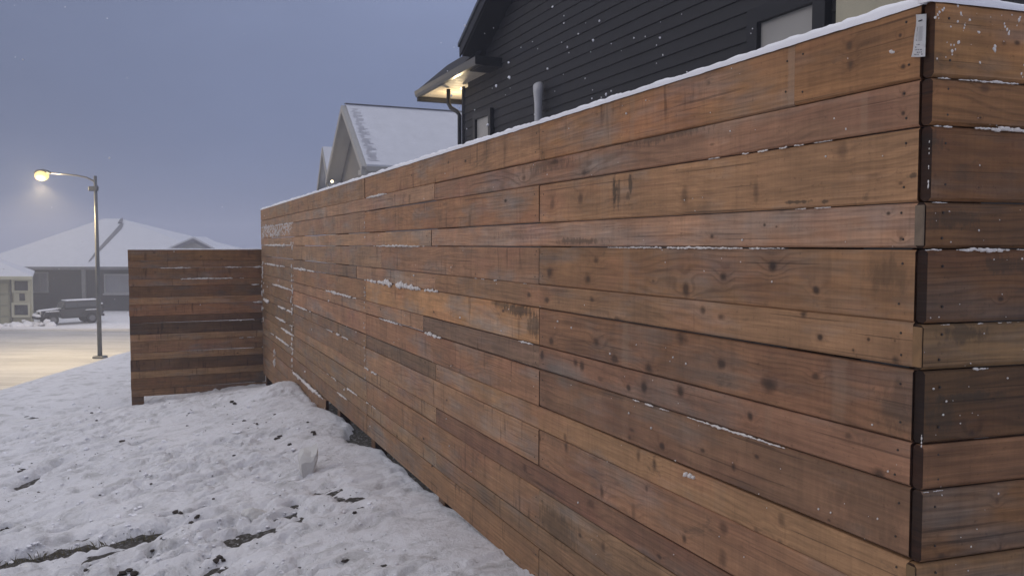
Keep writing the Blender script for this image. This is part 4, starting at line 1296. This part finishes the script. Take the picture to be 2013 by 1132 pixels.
# walls as boards courses: each front wall is a block with battens
bm = box_bm(((xl + xr) / 2, DB + 7, (STREET + .1 + EZ) / 2), (xr - xl - 1.6, 14, EZ - STREET - .2)); bm_obj("wall", bm, M_BW, bung, I4)
nb = 16
for k in range(nb):
    z0 = STREET + .25 + k * (EZ - STREET - .4) / nb
    bm = bmesh.new()
    add_poly_prism(bm, [V(xl + .8, DB - .035, z0), V(xl + .8, DB + .01, z0), V(xl + .8, DB + .01, z0 + .2), V(xl + .8, DB - .01, z0 + .2)], (xr - xl - 1.6, 0, 0))
    bm_obj("siding_board", bm, M_BW, bung, I4)
def roof_poly(name, pts, m, th=.10):
    bm = bmesh.new(); add_poly_prism(bm, [V(*p) for p in pts], (0, 0, -th)); return bm_obj(name, bm, m, bung, I4)
A_, B_, C_, D_ = (xl, yf, EZ), (xr, yf, EZ), (xr, yb, EZ), (xl, yb, EZ)
R0, R1 = (r0, 71.2, RZ), (r1, 71.2, RZ)
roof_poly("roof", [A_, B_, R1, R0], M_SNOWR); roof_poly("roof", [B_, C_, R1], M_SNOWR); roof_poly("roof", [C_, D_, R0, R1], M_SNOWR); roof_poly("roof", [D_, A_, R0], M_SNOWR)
bm_obj("fascia", box_bm(((xl + xr) / 2, yf - .04, EZ - .13), (xr - xl, .10, .22), .01), plain("eave_fascia_grey", (.16, .16, .17), .6), bung, I4)
bm_obj("soffit", box_bm(((xl + xr) / 2, yf + .45, EZ - .20), (xr - xl - .2, .8, .04)), M_BW, bung, I4)
# bare strip of shingles following the valley of the front wing
def on_front(px, py, lift=.03):
    a, b, c_ = Vector(A_), Vector(B_), Vector(R0)
    n = (b - a).cross(c_ - a).normalized()
    o = Vector((0, 0, E)); d = P(px, py, 1) - o
    k = (a - o).dot(n) / d.dot(n)
    p = o + d * k
    return p + (n if n.z > 0 else -n) * lift
bm = bmesh.new()
strip = [(236, 442), (243, 440), (239, 450), (226, 463), (213, 477), (200, 490), (188, 502), (177, 514), (174, 515), (184, 501), (196, 487), (208, 473), (222, 458)]
add_poly_prism(bm, [on_front(*q) for q in strip], (0, 0, .03))
bm_obj("bare_valley", bm, plain("bare_shingle_grey", (.16, .16, .18), .85, .2, 3), bung, I4)
bm = bmesh.new()
add_poly_prism(bm, [on_front(232, 440), on_front(237, 432), on_front(242, 431), on_front(240, 440)], (0, 0, .08))
bm_obj("ridge_vent", bm, plain("ridge_vent_grey", (.16, .16, .18), .85), bung, I4)
# small front gable at the right
gA = P(385, 470, 61); gL = P(338, 490, 61); gR = P(428, 492, 61)
bm = bmesh.new(); add_poly_prism(bm, [gL, gA, gR, V(gR.x, gR.y, EZ - .3), V(gL.x, gL.y, EZ - .3)], (0, 2.4, 0)); bm_obj("front_gable", bm, M_BT, bung, I4)
for q, w in ((gL, -1), (gR, 1)):
    bm = bmesh.new(); d0 = (q - gA)
    e_ = gA + d0 * 1.12
    add_poly_prism(bm, [gA + V(0, -.5, .02), e_ + V(0, -.5, .02), e_ + V(0, -.5, .16), gA + V(0, -.5, .18)], (0, 2.6, 0)); bm_obj("front_gable_roof", bm, M_SNOWR, bung, I4)
    bm = bmesh.new()
    add_poly_prism(bm, [gA + V(0, -.56, -.20), e_ + V(0, -.56, -.20), e_ + V(0, -.56, .03), gA + V(0, -.56, .03)], (0, .05, 0)); bm_obj("front_gable_trim", bm, plain("gable_trim_grey", (.17, .17, .19), .7), bung, I4)
# porch post, windows
q = P(166, 600, DB - .6)
bm_obj("porch_post", box_bm((q.x, q.y, (STREET + EZ) / 2), (.26, .22, EZ - STREET - .2), .02), plain("porch_post_grey", (.20, .20, .20), .7), bung, I4)
class W0:
    def mat(self, s, t, z): return Matrix.Translation((0, DB - .03, 0))
M_LWIN = plain("pale_curtain", (.26, .26, .28), .5, .08, 1)
def bwin(x0, x1, y0, y1, mull):
    a = P(x0, y1, DB); b = P(x1, y0, DB)
    w = window(bung, W0(), a.x, b.x, a.z, b.z, .10, M_BT, M_LWIN, t=.0, depth=.12, mull=mull)
bwin(209, 262, 541, 574, 1); bwin(66, 93, 537, 573, 1)
q0, q1 = P(205, 578, DB), P(262, 579, DB)
bm_obj("window_sill", box_bm(((q0.x + q1.x) / 2, DB - .12, q0.z), (q1.x - q0.x, .3, .12), .01), M_BT, bung, I4)

# ================================================================== CREAM HOUSE AT THE LEFT EDGE
DC = 52.5
cream = empty("house", (bx(-60, DC), DC, STREET), "cream garage end of a house at the left edge", "house"); reg(cream, Matrix.Translation((bx(-60, DC), DC, STREET)))
M_CW = plain("cream_siding", (.30, .29, .20), .7, .08, 1.5); M_CT = plain("cream_trim", (.46, .45, .34), .6, .05, 2); M_DKG = plain("dark_garage_glass", (.035, .038, .042), .25)
def cx_(px): return bx(px, DC)
CE = P(40, 543, DC - .6).z
xR = cx_(63)
BK = 10 * cx_(63) / DC                                     # the side wall runs back to the left
bm = bmesh.new()
add_poly_prism(bm, [V(cx_(-230), DC, STREET), V(xR, DC, STREET), V(xR + BK, DC + 10, STREET), V(cx_(-230) + BK, DC + 10, STREET)], (0, 0, CE - STREET - .03))
bm_obj("wall", bm, M_CW, cream, I4)
bm = bmesh.new()
apx = P(-120, 484, DC + 4)
c0, c1, c2, c3 = V(cx_(-330), DC - .7, CE), V(cx_(76), DC - .7, CE), V(cx_(76) + BK * 1.1, DC + 10.6, CE), V(cx_(-330) + BK * 1.1, DC + 10.6, CE)
rA = V(cx_(-150) + BK * .5, DC + 5, CE + 2.0); rB = V(cx_(-90) + BK * .5, DC + 5, CE + 2.0)
for pts_ in ([c0, c1, rB, rA], [c1, c2, rB], [c2, c3, rA, rB], [c3, c0, rA]):
    bm = bmesh.new(); add_poly_prism(bm, pts_, (0, 0, -.10)); bm_obj("roof", bm, M_SNOWR, cream, I4)
bm_obj("fascia", box_bm(((c0.x + c1.x) / 2, DC - .74, CE - .10), (c1.x - c0.x, .1, .2), .01), M_CT, cream, I4)
class W1:
    def mat(self, s, t, z): return Matrix.Translation((0, DC - .02, 0))
def cwin(x0, x1, y0, y1):
    a = P(x0, y1, DC); b = P(x1, y0, DC)
    return window(cream, W1(), a.x, b.x, a.z, b.z, .14, M_CT, M_DKG, t=.0, depth=.14)
cwin(30, 57, 552, 571); cwin(30, 57, 599, 619)
a = P(38.5, 591, DC - .05); b = P(48.5, 577, DC - .05)
bm_obj("wall_plaque", box_bm(((a.x + b.x) / 2, DC - .05, (a.z + b.z) / 2), (b.x - a.x, .06, b.z - a.z), .01), M_DKG, cream, I4)
a = P(25, 597, DC); b = P(62, 574, DC)
bm_obj("trim_panel", box_bm(((a.x + b.x) / 2, DC - .012, (a.z + b.z) / 2), (b.x - a.x - .2, .03, b.z - a.z)), M_CT, cream, I4)
bm_obj("corner_board", box_bm((xR - .06, DC - .03, (STREET + CE) / 2), (.14, .07, CE - STREET - .3)), M_CT, cream, I4)
# garage door, panelled
a = P(-60, 634, DC); b = P(19, 556, DC)
gd = bm_obj("garage_door", box_bm(((a.x + b.x) / 2, DC - .02, (STREET + b.z) / 2), (b.x - a.x, .05, b.z - STREET)), plain("sage_door", (.24, .24, .17), .6), cream, I4)
for r_ in range(4):
    for k in range(4):
        w = (b.x - a.x) / 4; h = (b.z - STREET) / 4
        bm_obj("door_panel", box_bm((a.x + (k + .5) * w, DC - .055, STREET + (r_ + .5) * h), (w - .14, .03, h - .14), .012), M_CW, gd, I4)
q = P(22, 600, DC - .1)
bm_obj("downspout", box_bm((q.x, DC - .07, (STREET + CE) / 2), (.10, .09, CE - STREET - .2), .02), plain("downspout_dark", (.10, .10, .08), .6), cream, I4)

# a dark bag of rubbish at the very left edge of the street
p = P(0, 652, 50.8)
o = lump_obj("rubbish_bag", V(p.x, p.y - 1.6, STREET + .30), .42, plain("black_bag", (.012, .012, .014), .4, bump=.5), "dark low lump on the snowy road at the left edge", "rubbish bag", (1.1, .9, .75), 2, 4)

# ================================================================== OFF-ROADER
car_p = P(136, 640, 53.2)
CARM = Matrix.Translation((car_p.x, 53.2, STREET + .205)) @ Matrix.Rotation(math.radians(226), 4, 'Z') @ Matrix.Scale(.86, 4)      # local +x = forwards
car = empty("car", None, "dark boxy off-roader dusted with snow parked in front of the bungalow", "car", mat=CARM); reg(car, CARM)
M_CB = plain("dark_car_paint", (.034, .035, .038), .35, .1, 2); M_CTY = plain("tyre_rubber", (.012, .012, .012), .85); M_RIM = plain("steel_rim", (.16, .16, .17), .35, metal=.6)
M_CG = plain("car_window_glass", (.06, .065, .075), .15); M_CSN = snow_mat("car_snow", tint=(.80, .80, .83), bscale=12)
def cpart(name, bm, m, smooth=False, par=None): return bm_obj(name, bm, m, par or car, CARM, smooth)
bm = bmesh.new()
add_poly_prism(bm, [V(-2.15, -.72, .55), V(.72, -.72, .48), V(.80, -.72, .62), V(.80, -.72, 1.10), V(.62, -.72, 1.16), V(-2.15, -.72, 1.16)], (0, 1.44, 0)); bev(bm, .03, 2); cpart("body", bm, M_CB)
bm = bmesh.new()
add_poly_prism(bm, [V(.80, -.60, .62), V(2.02, -.54, .62), V(2.02, -.54, 1.06), V(.80, -.62, 1.14)], (0, 1.2, 0)); bev(bm, .04, 2); cpart("hood", bm, M_CB)
bm = bmesh.new()
add_poly_prism(bm, [V(-2.10, -.66, 1.16), V(.66, -.66, 1.16), V(.42, -.62, 1.70), V(-2.06, -.62, 1.72)], (0, 1.30, 0)); bev(bm, .03, 2); cpart("cabin", bm, M_CB)
for sgn in (-1, 1):
    for (a, b) in ((-2.0, -1.25), (-1.15, -.42), (-.32, .44)):
        bm = box_bm(((a + b) / 2, sgn * .662, 1.43), (b - a, .03, .40), .02); cpart("side_window", bm, M_CG)
    bm = box_bm((-.35, sgn * .735, .80), (1.7, .02, .55), .008); d_ = cpart("door", bm, M_CB)
    cpart("door_handle", box_bm((-.95, sgn * .755, 1.0), (.16, .03, .04), .008), M_CTY, par=d_)
    for x in (1.35, -1.35):
        bm = bmesh.new()
        add_poly_prism(bm, [V(x - .62, sgn * .60, .66), V(x - .44, sgn * .60, .92), V(x + .44, sgn * .60, .92), V(x + .62, sgn * .60, .66), V(x + .62, sgn * .60, .74), V(x + .46, sgn * .60, 1.0), V(x - .46, sgn * .60, 1.0), V(x - .62, sgn * .60, .74)], (0, sgn * .34, 0))
        fd = cpart("fender", bm, M_CB)
        bm = bmesh.new()
        add_poly_prism(bm, [V(x - .45, sgn * .63, 1.003), V(x + .45, sgn * .63, 1.003), V(x + .40, sgn * .63, 1.06), V(x - .40, sgn * .63, 1.06)], (0, sgn * .28, 0)); bev(bm, .02, 1); cpart("fender_snow", bm, M_CSN, par=fd)
        bm = bmesh.new()
        bmesh.ops.create_cone(bm, cap_ends=True, segments=22, radius1=.40, radius2=.40, depth=.26, matrix=Matrix.Translation((x, sgn * .76, .40)) @ Matrix.Rotation(math.pi / 2, 4, 'X')); bev(bm, .03, 1)
        w = cpart("wheel", bm, M_CTY)
        bm = bmesh.new()
        bmesh.ops.create_cone(bm, cap_ends=True, segments=16, radius1=.22, radius2=.20, depth=.03, matrix=Matrix.Translation((x, sgn * .90, .40)) @ Matrix.Rotation(math.pi / 2, 4, 'X')); cpart("rim", bm, M_RIM, par=w)
    bm = box_bm((.0, sgn * .80, .50), (1.5, .12, .07), .02); cpart("running_board", bm, M_CTY)
    cpart("mirror", box_bm((.48, sgn * .86, 1.22), (.10, .18, .18), .02), M_CB)
    bm = bmesh.new()
    bmesh.ops.create_cone(bm, cap_ends=True, segments=16, radius1=.11, radius2=.11, depth=.05, matrix=Matrix.Translation((2.04, sgn * .38, .90)) @ Matrix.Rotation(math.pi / 2, 4, 'Y')); cpart("headlight", bm, plain("headlight_glass", (.6, .6, .6), .2))
bm = bmesh.new(); add_poly_prism(bm, [V(.66, -.58, 1.18), V(.70, -.58, 1.18), V(.48, -.54, 1.66), V(.44, -.54, 1.66)], (0, 1.14, 0)); cpart("windscreen", bm, M_CG)
cpart("windscreen_snow", box_bm((.70, 0, 1.19), (.14, 1.1, .05), .02), M_CSN)
cpart("roof_snow", box_bm((-.82, 0, 1.755), (2.3, 1.2, .07), .03), M_CSN)
bm = bmesh.new(); add_poly_prism(bm, [V(.86, -.50, 1.135), V(1.95, -.46, 1.068), V(1.95, -.46, 1.11), V(.86, -.50, 1.19)], (0, 1.0, 0)); bev(bm, .015, 1); cpart("hood_snow", bm, M_CSN)
for k in range(7): cpart("grille_slot", box_bm((2.035, -.21 + k * .07, .86), (.03, .035, .28), .005), M_CTY)
cpart("grille_snow", box_bm((2.02, 0, 1.03), (.10, .9, .12), .03), M_CSN)
cpart("front_bumper", box_bm((2.20, 0, .56), (.22, 1.5, .20), .03), M_CTY)
bm = bmesh.new()
for (y, r) in [(-.62, .13), (-.45, .16), (-.2, .14), (.1, .15), (.4, .16), (.62, .13)]: add_blob(bm, (2.2, y, .72), r, (.9, 1.2, .8), 2, .1)
cpart("bumper_snow", bm, M_CSN, True)
bm = bmesh.new(); bmesh.ops.create_cone(bm, cap_ends=True, segments=20, radius1=.38, radius2=.38, depth=.24, matrix=Matrix.Translation((-2.30, 0, 1.02)) @ Matrix.Rotation(math.pi / 2, 4, 'Y')); bev(bm, .03, 1); cpart("spare_wheel", bm, M_CTY)
bm = bmesh.new(); add_blob(bm, (-2.3, 0, 1.40), .2, (.8, 1.3, .4), 2, .1); cpart("spare_wheel_snow", bm, M_CSN, True)
cpart("rear_bumper", box_bm((-2.22, 0, .58), (.16, 1.5, .18), .03), M_CTY)
# rough snow ploughed up at the nose of the car
bm = bmesh.new()
nose = (CARM @ V(2.9, 0, 0))
for _ in range(40):
    add_blob(bm, (nose.x + random.gauss(0, .5), nose.y + random.gauss(0, .4), STREET + .18 + abs(random.gauss(0, .12))), random.uniform(.12, .30), (1.2, 1, .8), 1, .25)
o = bm_obj("snow_pile", bm, M_CSN, smooth=True); tag(o, "low heap of snow in front of the parked off-roader", "snow heap")

# ================================================================== STREET LAMP
DL = 38.0
lb = P(196.5, 697, DL); lt = P(198, 346, DL); lh = P(82, 343, DL)
gl = STREET
lamp = empty("street_lamp", (lb.x, DL, gl), "lit street lamp with a curved arm on a tall grey pole", "street lamp"); reg(lamp, Matrix.Translation((lb.x, DL, gl)))
M_POLE = plain("galvanised_pole", (.085, .09, .095), .5, .15, 3, metal=.2)
bm = bmesh.new(); add_tube(bm, [(lb.x, DL, gl - .3), (lb.x, DL, gl + 4), (lb.x, DL, lt.z)], [.105, .095, .07], 14); bm_obj("pole", bm, M_POLE, lamp, I4, smooth=True)
bm_obj("base_plate", box_bm((lb.x, DL, gl + .08), (.5, .5, .16), .03), M_POLE, lamp, I4)
sb_ = P(193, 371, DL)
bm_obj("arm_bracket", box_bm((lb.x - .10, DL, sb_.z), (.42, .16, .22), .03), M_POLE, lamp, I4)
arm = [P(193, 370, DL), P(184, 356, DL), P(170, 349, DL), P(150, 345, DL), P(125, 342.5, DL), P(100, 341, DL)]
bm = bmesh.new(); add_tube(bm, arm, [.045, .042, .04, .037, .034, .032], 10); bm_obj("arm", bm, plain("arm_pale_metal", (.10, .10, .11), .45, metal=.3), lamp, I4, smooth=True)
bm = bmesh.new()
add_tube(bm, [(lh.x + .42, DL, lh.z + .06), (lh.x + .30, DL, lh.z + .09), (lh.x + .05, DL, lh.z + .15), (lh.x - .22, DL, lh.z + .13), (lh.x - .34, DL, lh.z + .08)], [.05, .09, .10, .08, .04], 12)
bm_obj("lamp_head", bm, M_POLE, lamp, I4, smooth=True)
NL = NT("street_lamp_lens"); NL.set('Emission Color', (1.0, .74, .29)); NL.set('Emission Strength', 1.5); NL.set('Base Color', (.04, .03, .02))
bm = bmesh.new(); bmesh.ops.create_uvsphere(bm, u_segments=16, v_segments=10, radius=1, matrix=Matrix.Translation((lh.x, DL, lh.z - .06)) @ Matrix.Diagonal((.32, .22, .24, 1)))
bm_obj("lens", bm, NL.m, lamp, I4, smooth=True)
l = bpy.data.lights.new("street_lamp_light", 'SPOT'); l.energy = 3900; l.color = (1.0, .75, .38); l.shadow_soft_size = .2
l.spot_size = math.radians(150); l.spot_blend = .6
lo = bpy.data.objects.new("street_lamp_light", l); link(lo); lo.location = (lh.x, DL, lh.z - .42)
l = bpy.data.lights.new("street_lamp_spill", 'POINT'); l.energy = 1000; l.color = (1.0, .78, .42); l.shadow_soft_size = .2
lo = bpy.data.objects.new("street_lamp_spill", l); link(lo); lo.location = (lh.x, DL - .3, lh.z - .40)

# ------------------------------------------------------------------ falling snow
bm = bmesh.new()
for _ in range(90):
    px = random.uniform(860, 1500); py = random.uniform(-40, 260)
    d = random.uniform(3.5, 11)
    p = P(px, py, d)
    if FL.n.dot(Vector((p.x, p.y, 0)) - FL.o) > -.1: continue
    if (Vector((p.x, p.y, 0)) - FH.o).dot(FH.n) < .3: continue
    r = random.uniform(.004, .008)
    add_blob(bm, p, r, (1, 1, random.uniform(.8, 1.6)), 1, .3)
for _ in range(160):
    d = random.uniform(6, 30); px = random.uniform(-100, 2100); py = random.uniform(-60, 620)
    p = P(px, py, d)
    s_ = FL.n.dot(Vector((p.x, p.y, 0)) - FL.o)
    if s_ < .3 and px > 500: continue
    add_blob(bm, p, random.uniform(.004, .009), (1, 1, 1.3), 1, .3)
o = bm_obj("falling_snow", bm, M_SNOWC); tag(o, "loose snowflakes drifting in the air before the dark house", "snowflakes", kind='stuff')

# ================================================================== HAZE
NH = bpy.data.materials.new("winter_haze"); NH.use_nodes = True
t = NH.node_tree
for n in list(t.nodes): t.nodes.remove(n)
pv = t.nodes.new('ShaderNodeVolumePrincipled'); pv.inputs['Color'].default_value = (.60, .63, .73, 1); pv.inputs['Density'].default_value = .0044
pv.inputs['Anisotropy'].default_value = 0.0
out = t.nodes.new('ShaderNodeOutputMaterial'); t.links.new(pv.outputs[0], out.inputs['Volume'])
bm = box_bm((0, 0, (STREET - 1.2 + 12.0) / 2), (900, 900, 12.0 - STREET + 1.2))
hz = bm_obj("haze", bm, NH); tag(hz, kind='stuff')
